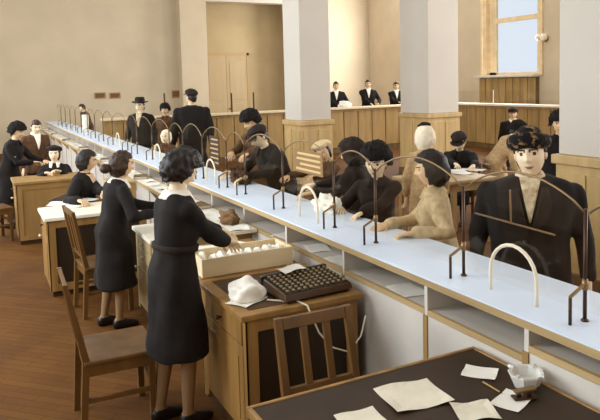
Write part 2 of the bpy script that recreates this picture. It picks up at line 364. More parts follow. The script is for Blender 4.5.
# glass screens standing on the counter
GX = 2.18
POSTS = [1.79, 2.52, 3.32, 3.83, 4.65, 5.45, 5.92, 6.65, 7.37, 7.95, 8.83, 9.74, 10.4, 11.6]
while POSTS[-1] < 19.5: POSTS.append(POSTS[-1]+.9)
POSTS = [1.0] + POSTS
ARCHES = {1: 2.15, 4: 4.15, 7: 6.3, 10: 8.42, 13: 11.0}
def screen(i, y0, y1):
    near = ['glass counter screen in front of the man in the patterned fur hat', ]
    r = empty('counter_screen', (GX, (y0+y1)/2, CZ), SCREEN_LABELS[i], 'glass screen', 'arched glass screens on the counter')
    ya, yb = y0+.01, y1-.02; w = yb-ya; rise = .12 if w > .6 else .1; zp = CZ+.45
    arch = [(GX, ya+w*t, zp+rise*math.sin(math.pi*t)**.75) for t in [k/14 for k in range(15)]]
    arch[0] = (GX, ya, zp); arch[-1] = (GX, yb, zp)
    MB().tube(arch, .005, 6).build('frame', METAL, r, smooth=True, world=True)
    n = len(arch); mb = MB()
    vs = [(GX-.002, a[1], CZ+.04) for a in arch]+[(GX-.002, a[1], a[2]) for a in arch]+[(GX+.002, a[1], CZ+.04) for a in arch]+[(GX+.002, a[1], a[2]) for a in arch]
    fs = [];
    for k in range(n-1): fs += [(k, k+1, n+k+1, n+k), (2*n+k, 3*n+k, 3*n+k+1, 2*n+k+1), (n+k, n+k+1, 3*n+k+1, 3*n+k)]
    mb.add(vs, fs).build('pane', PANE, r, world=True)
    # main post at the near side with its short strut and clamp
    MB().tube([(GX, y0, CZ), (GX, y0, zp+.012)], .008, 8).lathe([(.016, 0), (.016, .006), (.009, .012)], (GX, y0, CZ), 10).build('post', METAL_D, r, smooth=True, world=True)
    MB().tube([(GX-.085, y0, CZ), (GX-.085, y0, CZ+.11)], .007, 8).build('strut', METAL_D, r, smooth=True, world=True)
    MB().tube([(GX-.085, y0, CZ+.115), (GX, y0, CZ+.155)], .007, 8, round_ends=True).lathe([(.012, .13), (.014, .15), (.012, .175)], (GX, y0, CZ), 10).build('clamp', METAL, r, smooth=True, world=True)
    if i in ARCHES:
        c = ARCHES[i]; hw = .14; ax = 2.145
        pts = [(ax, c-hw, CZ), (ax, c-hw, CZ+.1)]+[(ax, c-hw*math.cos(math.pi*t), CZ+.1+.14*math.sin(math.pi*t)) for t in [k/12 for k in range(1, 12)]]+[(ax, c+hw, CZ+.1), (ax, c+hw, CZ)]
        MB().tube(pts, .0085, 8).build('wire_arch', WIRE, r, smooth=True, world=True)
    return r
names = ['at the near end, cut by the frame edge', 'in front of the man in the patterned fur hat', 'in front of the woman in the light coat', 'narrow, before the pale faced woman in a fur hat',
         'with a white wire arch beside the hooded person', 'in front of the man bending over the counter', 'narrow, left of the bending man', 'with a dark printed notice, right of the back-turned man']
SCREEN_LABELS = ['arched glass screen on the counter '+n for n in names]
ordn = ['ninth', 'tenth', 'eleventh', 'twelfth', 'thirteenth', 'fourteenth', 'fifteenth', 'sixteenth', 'seventeenth', 'eighteenth', 'nineteenth', 'twentieth', 'twenty-first', 'twenty-second', 'twenty-third', 'twenty-fourth', 'twenty-fifth']
SCREEN_LABELS += ['arched glass screen on the counter, %s counted from the near end' % o for o in ordn]
SCR = []
for i in range(len(POSTS)-1): SCR.append(screen(i, POSTS[i], POSTS[i+1]))
# inverted T clip rod on the near screen, printed notices on two others
t0, t1, t2, t3 = [at(x, y, 'x', GX+.02) for x, y in ((475, 213), (555, 235), (511, 223), (510, 190))]
MB().tube([t0, t1], .0045, 6).tube([t2, t3], .0045, 6).build('clip_rod', METAL, SCR[1], world=True)
def printed(scr, y0, y1, z0, z1, dark, nl, base):
    b = MB().box(GX-.008, GX-.004, y0, y1, z0, z1).build('notice_sheet', base, scr, world=True)
    for k in range(nl):
        z = z1-(z1-z0)*(k+.7)/(nl+.4); ln = random.uniform(.0, .25)
        MB().box(-.0105, -.008, y0-(y0+y1)/2+.03, (y1-y0)/2-.03-ln*(y1-y0), z-CZ-.008, z-CZ+.008).build('line_of_print', dark, b).location = (GX-scr.location.x, (y0+y1)/2-scr.location.y, 0)
printed(SCR[4], 3.97, 4.42, 1.33, 1.5, mat('print_light', '#c9ab78', .8), 4, mat('notice_paper', '#8a6a42', .8, .1, 5))
printed(SCR[7], 6.1, 6.4, 1.18, 1.48, mat('print_tan', '#a98a5c', .8), 6, mat('notice_dark', '#3c2816', .8, .1, 5))

# ------------------------------------------------------------------ desks
def frame_face(r, axis, pos, a0, a1, z0, z1, d, m, pm, st=.06, name='panel'):
    """framed panel on a desk side: stiles and rails proud of a recessed panel"""
    s = 1 if d > 0 else -1
    def bx(mb, p, q, zz0, zz1, t):
        lo, hi = sorted((pos, pos+s*t))
        return mb.box(lo, hi, p, q, zz0, zz1) if axis == 'x' else mb.box(p, q, lo, hi, zz0, zz1)
    for p, q, u, v in ((a0, a0+st, z0, z1), (a1-st, a1, z0, z1)): bx(MB(), p, q, u, v, .02).build('stile', m, r, world=True)
    for u, v in ((z0, z0+st), (z1-st, z1)): bx(MB(), a0+st, a1-st, u, v, .018).build('rail', m, r, world=True)
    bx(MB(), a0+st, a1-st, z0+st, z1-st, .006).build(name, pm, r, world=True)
def pedestal_desk(label, x0, x1, y0, y1, z, wood, panel, top, inlay=None, drawers=2, grp=None):
    r = empty('desk', ((x0+x1)/2, (y0+y1)/2, 0), label, 'desk', grp)
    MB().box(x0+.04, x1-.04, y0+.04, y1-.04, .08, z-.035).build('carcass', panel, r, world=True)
    MB().box(x0+.05, x1-.05, y0+.06, y1-.05, 0, .08).build('plinth', INLAY, r, world=True)
    tp = MB().box(x0, x1, y0, y1, z-.035, z).build('top', top, r, world=True, bevel=.006)
    if inlay: MB().box(x0+.07, x1-.07, y0+.07, y1-.07, z, z+.002).build('top_inlay', inlay, r, world=True)
    frame_face(r, 'y', y0+.04, x0+.03, x1-.03, .06, z-.036, -1, wood, panel, .07)
    frame_face(r, 'y', y1-.04, x0+.03, x1-.03, .06, z-.036, 1, wood, panel, .07)
    # left side: drawer on top, door (or more drawers) below
    a0, a1 = y0+.05, y1-.05; xs = x0+.04
    for q0, q1 in ((y0+.02, y0+.06), (y1-.06, y1-.02)): MB().box(xs-.012, xs, q0, q1, .06, z-.036).build('stile', wood, r, world=True)
    zs = [z-.045, z-.19] if drawers == 1 else [z-.045, z-.15, z-.265]
    for k in range(len(zs)-1):
        d = MB().box(xs-.02, xs, a0+.015, a1-.015, zs[k+1]+.008, zs[k]).build('drawer', wood, r, world=True, bevel=.004)
        kb = MB().lathe([(.006, 0), (.006, -.012), (.014, -.02), (.012, -.03), (.003, -.034)], (xs-.02-r.location.x, (a0+a1)/2-r.location.y, (zs[k]+zs[k+1])/2), 10, axis='x').build('knob', WIRE if drawers == 2 else INLAY, d, smooth=True)
    d = MB().box(xs-.014, xs, a0+.015, a1-.015, .1, zs[-1]-.004).build('door', wood, r, world=True, bevel=.004)
    MB().box(xs-.018, xs-.008, a0+.075, a1-.075, .16, zs[-1]-.07).xf(lambda v: v-Vector(r.location)).build('door_panel', wood, d)
    MB().lathe([(.006, 0), (.006, -.015), (.015, -.025), (.012, -.035), (.003, -.04)], (xs-.014-r.location.x, a1-.05-r.location.y, zs[-1]-.08), 10, axis='x').build('knob', WIRE, d, smooth=True)
    return r
DZ = .78
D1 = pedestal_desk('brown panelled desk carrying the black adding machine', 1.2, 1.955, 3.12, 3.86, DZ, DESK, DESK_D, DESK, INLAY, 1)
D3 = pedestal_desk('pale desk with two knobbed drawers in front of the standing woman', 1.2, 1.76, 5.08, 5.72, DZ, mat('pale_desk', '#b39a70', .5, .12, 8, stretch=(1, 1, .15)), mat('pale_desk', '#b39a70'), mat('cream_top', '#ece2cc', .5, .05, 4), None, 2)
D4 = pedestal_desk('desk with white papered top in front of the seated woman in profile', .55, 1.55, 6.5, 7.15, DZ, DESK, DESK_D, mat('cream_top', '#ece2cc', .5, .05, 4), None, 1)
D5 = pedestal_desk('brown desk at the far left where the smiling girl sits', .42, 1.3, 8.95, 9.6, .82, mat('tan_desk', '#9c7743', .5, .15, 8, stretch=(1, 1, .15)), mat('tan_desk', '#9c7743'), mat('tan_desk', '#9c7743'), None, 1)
# dark topped table in the near right corner
tb = empty('table', (1.4, 1.7, 0), 'dark topped wooden table in the near right corner', 'table')
TX0, TX1, TY0, TY1 = .86, 1.975, 1.18, 2.22
MB().box(TX0+.018, TX1-.018, TY0+.018, TY1-.018, DZ-.03, DZ).build('top', mat('dark_top', '#33210f', .55, .2, 5), tb, world=True)
for b in ((TX0, TX1, TY1-.018, TY1), (TX0, TX1, TY0, TY0+.018), (TX0, TX0+.018, TY0+.018, TY1-.018), (TX1-.018, TX1, TY0+.018, TY1-.018)):
    MB().box(*b, DZ-.032, DZ+.004).build('edge_strip', DESK, tb, world=True, bevel=.003)
MB().box(TX0+.06, TX1-.06, TY0+.06, TY1-.06, DZ-.13, DZ-.032).build('apron', DESK_D, tb, world=True)
for x in (TX0+.05, TX1-.11):
    for y in (TY0+.05, TY1-.11): MB().box(x, x+.06, y, y+.06, 0, DZ-.032).build('leg', DESK_D, tb, world=True, bevel=.004)
# writing table among the customers
wt = empty('writing_table', (5.15, 6.3, 0), 'oak writing table with papers behind the customers', 'table')
p = at(462, 172, 'z', .8); WX, WYc = 5.15, 6.3
MB().box(WX-.5, WX+.5, WYc-.4, WYc+.4, .76, .8).build('top', OAKX, wt, world=True, bevel=.008)
MB().box(WX-.44, WX+.44, WYc-.34, WYc+.34, .66, .76).build('apron', OAK, wt, world=True)
for x in (WX-.44, WX+.38):
    for y in (WYc-.34, WYc+.28): MB().box(x, x+.06, y, y+.06, 0, .7).build('leg', OAK, wt, world=True)

# ------------------------------------------------------------------ chairs
def make_chair(label, loc, az, h=.92, group='wooden slat-back office chairs', seat_w=.42):
    """chair faces local +Y, az clockwise from world +Y"""
    r = empty('office_chair', loc, label, 'chair', group, -math.radians(az)); w = seat_w/2
    s = MB(); s.box(-w-.01, w+.01, -.2, .22, .425, .452); s.build('seat', CHAIR, r, bevel=.008)
    MB().box(-w+.02, w-.02, .17, .19, .36, .425).build('apron', CHAIR, r)
    MB().box(-w+.02, w-.02, -.19, -.17, .36, .425).build('apron', CHAIR, r)
    for sx in (-1, 1):
        MB().box(sx*(w-.015)-.011, sx*(w-.015)+.011, -.17, .17, .36, .425).build('apron', CHAIR, r)
        x0, x1 = sx*(w-.02)-.019, sx*(w-.02)+.019
        MB().box(x0, x1, .165, .203, 0, .425).build('leg', CHAIR, r, bevel=.003)
        MB().hexa([(x0, -.235, 0), (x1, -.235, 0), (x1, -.2, 0), (x0, -.2, 0)], [(x0, -.205, .45), (x1, -.205, .45), (x1, -.165, .45), (x0, -.165, .45)]).build('leg', CHAIR, r)
        MB().hexa([(x0, -.205, .45), (x1, -.205, .45), (x1, -.165, .45), (x0, -.165, .45)], [(x0, -.29, h), (x1, -.29, h), (x1, -.262, h), (x0, -.262, h)]).build('back_post', CHAIR, r, bevel=.003)
        MB().box(x0+.008, x1-.008, -.18, .17, .2, .225).build('stretcher', CHAIR, r)
    def yb(z): return -.185-(z-.45)/(h-.45)*.09
    def rail(z0, z1, nm, x0=-w+.04, x1=w-.04):
        MB().hexa([(x0, yb(z0)-.011, z0), (x1, yb(z0)-.011, z0), (x1, yb(z0)+.011, z0), (x0, yb(z0)+.011, z0)], [(x0, yb(z1)-.011, z1), (x1, yb(z1)-.011, z1), (x1, yb(z1)+.011, z1), (x0, yb(z1)+.011, z1)]).build(nm, CHAIR, r, bevel=.003)
    rail(h-.055, h-.002, 'top_rail'); rail(.52, .56, 'lower_rail')
    for c in (-.062, .062): rail(.56, h-.055, 'slat', c-.018, c+.018)
    MB().box(-w+.03, w-.03, .172, .19, .26, .285).build('stretcher', CHAIR, r)
    return r
make_chair('wooden chair with empty seat standing nearest in the left foreground', (.69, 3.95, 0), 92, .91)
make_chair('wooden slat-back chair just behind the standing woman by the pale desk', (.98, 5.97, 0), 86, .95)
make_chair('wooden slat-back chair between the adding machine desk and dark table', (1.43, 2.48, 0), 181, .88)
make_chair('wooden chair cut by the left edge beside the far left desk', (.16, 9.5, 0), 75, .95)

# ------------------------------------------------------------------ papers and small things
def sheet(px, py, zz, w, h, ang, label, m=PAPER, curl=.006, grp=None, P=None, name='paper_sheet', cat='paper', th=.0012):
    p = Vector(at(px, py, 'z', zz)) if P is None else Vector(P)
    o = MB(); n = 6; top = []; sd = random.random()*20
    for i in range(n+1):
        for j in range(n+1):
            x, y = (i/n-.5)*w, (j/n-.5)*h
            e = max(abs(i/n-.5), abs(j/n-.5))*2
            top.append((x, y, .001+curl*(e**3)*(.5+.5*math.sin(i*1.1+j*.7+sd))))
    vs = [(a, b, c+th) for a, b, c in top]+top; N = len(top); fs = []
    for i in range(n):
        for j in range(n):
            a = i*(n+1)+j; b = a+1; c = a+n+2; d = a+n+1
            fs += [(a, d, c, b), (N+a, N+b, N+c, N+d)]
    rim = [i for i in range(n+1)]+[(i+1)*(n+1)+n for i in range(n)]+[n*(n+1)+n-1-i for i in range(n)]+[(n-1-i)*(n+1) for i in range(n-1)]
    for k in range(len(rim)): a, b = rim[k], rim[(k+1) % len(rim)]; fs.append((a, b, N+b, N+a))
    ob = o.add(vs, fs).build(name, m, smooth=False); ob.location = p; ob.rotation_euler = (0, 0, math.radians(ang)); tag(ob, label, cat, grp); return ob
DT = DZ+.0005
sheet(413, 396, DT, .24, .21, -8, 'large creased sheet lying alone on the dark table', PAPER2, .01)
sheet(480, 373, DT, .11, .135, 38, 'small white sheet near the back corner of the dark table', PAPER, .006)
sheet(512, 401, DT, .15, .11, 22, 'white sheet under the hole punch on the dark table', PAPER, .004)
sheet(475, 412, DT, .15, .13, -20, 'buff sheet at the bottom edge of the dark table', PAPER2, .01)
sheet(360, 419, DT, .16, .11, -5, 'pale sheet at the lower left edge of the dark table', PAPER2, .006)
a, b = at(483, 382, 'z', DT+.006), at(500, 392, 'z', DT+.006)
pc = empty('pencil', tuple(a), 'thin pencil lying beside the small white sheet on the table', 'pencil')
MB().tube([a, b], .0035, 6).build('shaft', OAK, pc, world=True); MB().tube([b, Vector(b)+(Vector(b)-Vector(a)).normalized()*.015], [.0035, .0005], 6).build('tip', BLACK, pc, world=True)
# cut glass ashtray
p = at(526, 385, 'z', DT)
ar = empty('ashtray', tuple(p), 'square cut glass ashtray on the dark table', 'ashtray', rz=.3)
def octo(r, z): return [(r*math.cos(q)*1.15, r*math.sin(q), z) for q in [math.pi/8+math.pi/4*k for k in range(8)]]
GLASSM = mat('ashtray_glass', '#f6f2ea', .12); GLASSM.node_tree.nodes['Principled BSDF'].inputs['Transmission Weight'].default_value = .25
MB().rings([octo(.045, 0), octo(.05, .005), octo(.068, .05), octo(.066, .056), octo(.054, .054), octo(.044, .02), octo(.02, .018)]).build('bowl', GLASSM, ar)
for k in range(4):
    q = math.pi/2*k; MB().lathe([(.006, -.012), (.008, 0), (.006, .012)], (0, 0, 0), 8, axis='x').xf(lambda v: Matrix.Rotation(q, 3, 'Z') @ (v+Vector((.064, 0, .056)))).build('rest_lug', GLASSM, ar)
# hole punch on the sheet
p = at(524, 398, 'z', DT+.004)
hp = empty('hole_punch', tuple(p), 'small dark metal hole punch on the papers', 'hole punch', rz=-.35)
MB().box(-.045, .045, -.02, .02, 0, .008).build('base', METAL_D, hp, bevel=.003)
MB().hexa([(-.04, -.014, .024), (.045, -.014, .03), (.045, .014, .03), (-.04, .014, .024)], [(-.04, -.014, .032), (.045, -.014, .042), (.045, .014, .042), (-.04, .014, .032)]).build('lever', METAL, hp, bevel=.003)
for x in (-.02, .02): MB().tube([(x, 0, .008), (x, 0, .028)], .009, 10).build('die', METAL_D, hp, smooth=True)
# adding machine
pA = [at(x, y, 'z', DZ+.004) for x, y in ((272, 303), (352, 287), (330, 270), (262, 288))]
am = empty('adding_machine', (1.69, 3.315, DZ+.003), 'dark adding machine with rows of round keys on the desk', 'adding machine', rz=.06)
aw, ad = .225, .15
MB().hexa([(-aw, -ad, .012), (aw, -ad, .012), (aw, ad, .012), (-aw, ad, .012)], [(-aw+.008, -ad+.01, .05), (aw-.008, -ad+.01, .05), (aw-.008, ad-.01, .08), (-aw+.008, ad-.01, .08)]).build('body', mat('machine_wood', '#4a3018', .4, .2, 9), am, bevel=.006)
for sx in (-1, 1):
    for sy in (-1, 1): MB().lathe([(.014, 0), (.014, .014)], (sx*(aw-.03), sy*(ad-.03), 0), 10).build('foot', BLACK, am)
slope = .03/(2*ad-.02)
kb = MB()
for i in range(11):
    for j in range(7):
        x = -aw+.035+i*(2*aw-.07)/10; y = -ad+.04+j*(2*ad-.08)/6; z = .05+(y+ad-.01)*slope
        kb.lathe([(.004, 0), (.004, .008), (.011, .009), (.0105, .014), (.003, .0155)], (x, y, z), 8)
kb.build('keys', KEYS, am, kind='stuff')
MB().hexa([(-aw+.015, -ad+.02, .052), (aw-.015, -ad+.02, .052), (aw-.015, ad-.02, .078), (-aw+.015, ad-.02, .078)], [(-aw+.015, -ad+.02, .0545), (aw-.015, -ad+.02, .0545), (aw-.015, ad-.02, .0805), (-aw+.015, ad-.02, .0805)]).build('key_plate', BLACK, am)
MB().box(-aw+.0, aw+.0, ad-.02, ad+.012, .012, .092).build('rear_cover', BLACK, am, bevel=.008)
pm_ = sheet(0, 0, 0, .16, .1, 14, 'white slip of paper lying on the back of the adding machine', PAPER, .01, P=(1.66, 3.46, DZ+.099))
# crumpled white cloth, wooden tray, cord
def blob(name, loc, r, label, cat, m, amp=.28, fr=9, flat=True, sub=4):
    bm = bmesh.new(); bmesh.ops.create_icosphere(bm, subdivisions=sub, radius=1)
    for v in bm.verts:
        c = v.co.copy(); n1 = noise.noise(c*fr*.25+Vector((loc[0]*7, 3, 1))); n2 = noise.noise(c*fr*.7)
        s = 1+amp*n1*1.6+amp*.6*abs(n2)
        v.co = Vector((c.x*r[0]*s, c.y*r[1]*s, max(-.0, (c.z+.45)*r[2]*s/1.45*1.3)))
    me = bpy.data.meshes.new(name); bm.to_mesh(me); bm.free(); me.materials.append(m); me.polygons.foreach_set('use_smooth', [True]*len(me.polygons))
    o = bpy.data.objects.new(name, me); COL.objects.link(o); o.location = loc; tag(o, label, cat); return o
blob('cloth', (1.335, 3.37, DZ+.006), (.095, .09, .085), 'crumpled white cloth heaped on the desk beside the adding machine', 'cloth', CLOTH_W, .2, 6.5)
sheet(0, 0, 0, .2, .15, 30, 'flat white paper under the crumpled cloth on the desk', PAPER, .006, P=(1.32, 3.34, DZ+.002))
cd = []
for t in np.linspace(0, 1, 26):
    cd.append((1.42+.2*t+.03*math.sin(t*9), 3.28-.12*t**.6-.02*math.sin(7*t), DZ+.008))
cd = cd[:18] + [(1.58, 3.1, DZ-.0), (1.6, 3.088, DZ-.06), (1.64, 3.083, .62), (1.72, 3.08, .52), (1.83, 3.078, .47), (1.91, 3.08, .55), (1.945, 3.085, .66)]
tag(MB().tube(cd, .0055, 6).build('cord', WIRE, smooth=True), 'pale cord looping down the front of the desk', 'cord')
p1 = at(203, 278, 'z', DZ)
bx_ = empty('wooden_tray', (1.55, 3.97, 0), 'long open wooden tray of papers on the desk before the standing woman', 'tray')
ty0, ty1, tx0, tx1, tz0, tz1 = 3.88, 4.16, 1.24, 1.88, DZ+.001, DZ+.12
TR = mat('tray_wood', '#ecd6ac', .55, .12, 8, stretch=(.15, 1, 1))
for b in ((tx0, tx1, ty0, ty0+.016), (tx0, tx1, ty1-.016, ty1), (tx0, tx0+.016, ty0+.016, ty1-.016), (tx1-.016, tx1, ty0+.016, ty1-.016)):
    MB().box(*b, tz0, tz1).build('side', TR, bx_, world=True, bevel=.003)
MB().box(tx0+.016, tx1-.016, ty0+.016, ty1-.016, tz0, tz0+.01).build('bottom', TR, bx_, world=True)
# support table under the tray's far half
tb2 = empty('side_table', (1.5, 4.4, 0), 'low side table joining the desk, covered with papers', 'table')
MB().box(1.22, 1.92, 3.87, 4.72, DZ-.03, DZ).build('top', DESK, tb2, world=True, bevel=.004)
for x in (1.25, 1.86):
    for y in (3.9, 4.64): MB().box(x, x+.045, y, y+.045, 0, DZ-.03).build('leg', DESK, tb2, world=True)
k = 0
for x in np.linspace(tx0+.06, tx1-.06, 9):
    b = blob('paper_bundle', (x, random.uniform(3.99, 4.05), tz0+.012), (.03, .085, .07+.02*random.random()), 'crumpled paper bundle in the wooden tray', 'paper', random.choice([PAPER, PAPER2, CLOTH_W]), .15, 8, sub=3)
    b['group'] = 'paper bundles in the wooden tray'
blob('rag', (1.78, 3.70, DZ+.003), (.07, .05, .03), 'small tan rag on the desk behind the adding machine', 'rag', mat('tan_cloth', '#b89a6c', .9, .2, 9), .4, 8, sub=3)
# papers on the working ledge, on side table and near desks
for i in range(46):
    y = 4.92+i*.335
    if i == 0: y = 4.86
    if i == 1: y = 5.36
    if i % 7 == 3:
        r = empty('ledger', (1.88, y, .836), 'closed ledger lying on the working ledge beside the counter', 'book', 'ledgers on the working ledge', random.uniform(-.3, .3))
        MB().box(-.08, .08, -.11, .11, .004, .03).build('pages', PAPER2, r); MB().box(-.085, .083, -.115, .115, 0, .004).box(-.085, .083, -.115, .115, .03, .034).box(-.087, -.08, -.115, .115, 0, .034).build('cover', OAK_D, r)
    else:
        sheet(0, 0, 0, random.uniform(.12, .17), random.uniform(.16, .23), random.uniform(-28, 28), 'loose sheet among the papers on the working ledge', random.choice([PAPER, PAPER, PAPER2]), random.uniform(.004, .012), 'papers on the working ledge', (random.uniform(1.86, 1.9), y, .836))
for i, (x, y, a_) in enumerate(((1.42, 4.33, 12), (1.68, 4.32, -20), (1.50, 4.56, -8), (1.74, 4.56, 25), (1.58, 4.44, 50))):
    sheet(0, 0, 0, .17, .21, a_, 'white sheet on the low side table, %s' % ['near left corner', 'near right corner', 'far left corner', 'far right corner', 'crosswise on top of the others'][i], PAPER, .004, 'papers on the side table', (x, y, DZ+.001+(.006 if i == 4 else 0)))
for i, (x, y, a_) in enumerate(((2.1, 3.62, 8), (2.12, 3.98, -14), (2.1, 4.42, 20), (2.11, 2.9, -6))):
    sheet(0, 0, 0, .16, .22, a_, 'loose sheet inside the open counter shelf, %s' % ['behind the adding machine', 'behind the wooden tray', 'beyond the wooden tray', 'nearest the dark table'][i], PAPER, .004, 'papers in the counter shelf', (x, y, .8305))
for i, (px, py) in enumerate(((58, 204), (72, 206), (84, 200))):
    sheet(px, py, DZ+.001, .2, .27, 20*i-15, 'white sheet on the desk of the seated woman in profile, %s from the left' % ['first', 'second', 'third'][i], PAPER, .008, 'papers on the white topped desk')
for i, (px, py) in enumerate(((462, 173), (472, 170), (452, 171))):
    sheet(px, py, .801, .22, .3, 25*i-15, 'white sheet lying on the writing table behind the customers', PAPER, .01, 'papers on the writing table')
# card box on D4, inkwell on it
cb = empty('card_box', (1.33, 6.85, DZ), 'small wooden card box on the desk behind the woman in profile', 'box')
MB().box(1.2, 1.46, 6.66, 7.02, DZ+.001, DZ+.24).build('body', OAK, cb, world=True, bevel=.006); MB().box(1.19, 1.47, 6.65, 7.03, DZ+.24, DZ+.262).build('lid', OAKX, cb, world=True, bevel=.006)
MB().box(1.18, 1.19, 6.8, 6.88, DZ+.1, DZ+.16).build('label_plate', PAPER, cb, world=True)
# ink bottles by the standing woman's desk
for i, x in enumerate((1.5, 1.57)):
    b = empty('ink_bottle', (x, 5.62, DZ+.001), 'dark ink bottle on the pale desk, %s of two' % ['left', 'right'][i], 'bottle', 'ink bottles on the pale desk')
    MB().lathe([(.03, 0), (.032, .01), (.032, .1), (.016, .125), (.016, .14)], (0, 0, 0), 14).build('glass', BLACK, b, smooth=True); MB().lathe([(.019, .14), (.019, .17), (.01, .172)], (0, 0, 0), 12).build('cap', METAL_D, b, smooth=True)
# white roll by the far customer, bag under the bending man's hands
p = at(86, 134, 'x', 2.32)
rl = empty('paper_roll', (2.32, p[1], CZ), 'tall white paper roll standing on the far counter', 'paper roll')
MB().lathe([(.06, 0), (.065, .02), (.075, .38), (.07, .39), (.03, .38), (.03, .02)], (0, 0, 0), 16).build('roll', PAPER, rl, smooth=True)
p = at(254, 186, 'z', CZ+.03)
blob('fur_muff', (2.40, 6.12, CZ+.001), (.085, .17, .1), 'dark fur muff on the counter under the bending man', 'muff', mat('dark_fur', '#4a3420', .95, .5, 30, .6), .3, 14)
p = at(327, 202, 'z', CZ)
blob('white_bag', (2.42, 4.36, CZ+.001), (.07, .15, .085), 'soft white bundle on the counter by the hooded person', 'bundle', CLOTH_W, .4, 9)
blob('parcel', (1.88, 5.1, .84), (.07, .12, .07), 'crumpled dark cloth on the working ledge beside the curly haired woman', 'cloth', mat('brown_cloth', '#7a5a38', .9, .3, 9), .4, 9, sub=3)

# ------------------------------------------------------------------ people
SKIN = mat('skin', '#d9b48a', .55, .05, 9); SKIN_P = mat('skin_pale', '#ecd2ae', .55, .04, 9)
LIPS = mat('lips', '#9a6a4a', .5); EYE = mat('eye_dark', '#3c2616', .3); EYEW = mat('eye_white', '#e6d8c0', .3); BROW = mat('brow', '#553a22', .8)
STOCK = mat('stockings', '#8a6a48', .6); SHOE = mat('shoe_leather', '#1d130c', .4); TROUS = mat('trousers', '#2c1e14', .85, .2, 12)
C_BLACK = mat('black_wool', '#160e08', .9, .35, 25, .03); C_DARK = mat('dark_wool', '#24160b', .9, .35, 25, .03); C_BROWN = mat('brown_wool', '#55391f', .9, .3, 25, .03)
C_LIGHT = mat('grey_beige_wool', '#c0a880', .9, .2, 25, .03); C_TAN = mat('tan_wool', '#b6966a', .9, .2, 25, .03); C_FURBR = mat('brown_fur', '#4b3320', .95, .6, 40, .6)
HAIR_D = mat('dark_hair', '#22160d', .5, .5, 18, .4, stretch=(1, 1, .4)); HAIR_B = mat('brown_hair', '#3d2817', .5, .45, 18, .4, stretch=(1, 1, .4))
FUR_D = mat('black_fur', '#17100a', .95, .6, 45, .8); FUR_P = mat('patterned_fur', '#92714a', .95, .0, 26, .5, col2='#0e0805'); FELT = mat('dark_felt', '#241810', .85, .2, 10)
PALEH = mat('pale_knit', '#d9bf94', .95, .15, 30, .4); WHITES = mat('white_scarf', '#ecdcc0', .9, .1, 9, .3); SHIRT = mat('white_shirt', '#f1e8d8', .8, .03, 9); SCARF_P = mat('patterned_scarf', '#e6d8ba', .9, .0, 22, .2, col2='#a88d64')

def superring(c, ax, ay, hw, hd, n=24, e=2.4):
    out = []
    for j in range(n):
        q = 2*math.pi*j/n; cs, sn = math.cos(q), math.sin(q)
        out.append(tuple(c+ax*(hw*math.copysign(abs(cs)**(2/e), cs))+ay*(hd*math.copysign(abs(sn)**(2/e), sn))))
    return out
def remesh(mb, voxel, it=4, folds=0., seed=0):
    me = mb.mesh('tmp', [SKIN]); o = bpy.data.objects.new('tmp', me); COL.objects.link(o)
    r = o.modifiers.new('r', 'REMESH'); r.mode = 'VOXEL'; r.voxel_size = voxel; r.use_smooth_shade = True
    s = o.modifiers.new('s', 'SMOOTH'); s.iterations = it; s.factor = .5
    dg = bpy.context.evaluated_depsgraph_get(); dg.update()
    out = bpy.data.meshes.new_from_object(o.evaluated_get(dg)); bpy.data.objects.remove(o); bpy.data.meshes.remove(me)
    out.materials.clear()
    if folds:
        nv = len(out.vertices); c = np.empty(nv*3); out.vertices.foreach_get('co', c); c = c.reshape(-1, 3)
        nn = np.empty(nv*3); out.vertices.foreach_get('normal', nn); nn = nn.reshape(-1, 3)
        for i in range(nv):
            p = Vector((c[i, 0]*9+seed, c[i, 1]*9, c[i, 2]*3.2)); q = Vector((c[i, 0]*5, c[i, 1]*5+seed, c[i, 2]*9))
            c[i] += nn[i]*folds*(noise.noise(p)*1.1+noise.noise(q)*.7)
        out.vertices.foreach_set('co', c.ravel()); out.update()
    return out
HN, HM = 56, 44
def head_surface(d, k, female):
    """d unit direction (x right, y forward, z up) -> head surface point"""
    x, y, z = d; X, Y, Z = .073*x, .094*y, .118*z
    if z < 0: X *= 1-(.30 if female else .17)*z*z; Y *= (1-.10*z*z) if y > 0 else (1-.35*z*z)
    if y > 0: X *= 1+.10*y*(1-abs(x)); Y *= 1-.06*abs(x)
    if y > 0:
        g = lambda cx, cz, sx, sz: math.exp(-((X-cx)/sx)**2-((Z-cz)/sz)**2)
        b = 0
        b += .009*g(0, .03, .05, .014)
        b -= .014*(g(.031, .008, .017, .012)+g(-.031, .008, .017, .012))
        b += .014*g(0, .004, .009, .02)+.024*g(0, -.020, .0115, .014)+.007*(g(.012, -.026, .008, .007)+g(-.012, -.026, .008, .007))
        b += .006*(g(.04, -.02, .02, .018)+g(-.04, -.02, .02, .018))
        b += .007*g(0, -.056, .022, .006)-.004*g(0, -.0625, .02, .003)+.006*g(0, -.07, .018, .006)
        b -= .005*g(0, -.082, .02, .008); b += .011*g(0, -.103, .022, .014)
        Y += b*(y**.5)
    return Vector((X, Y, Z))*k
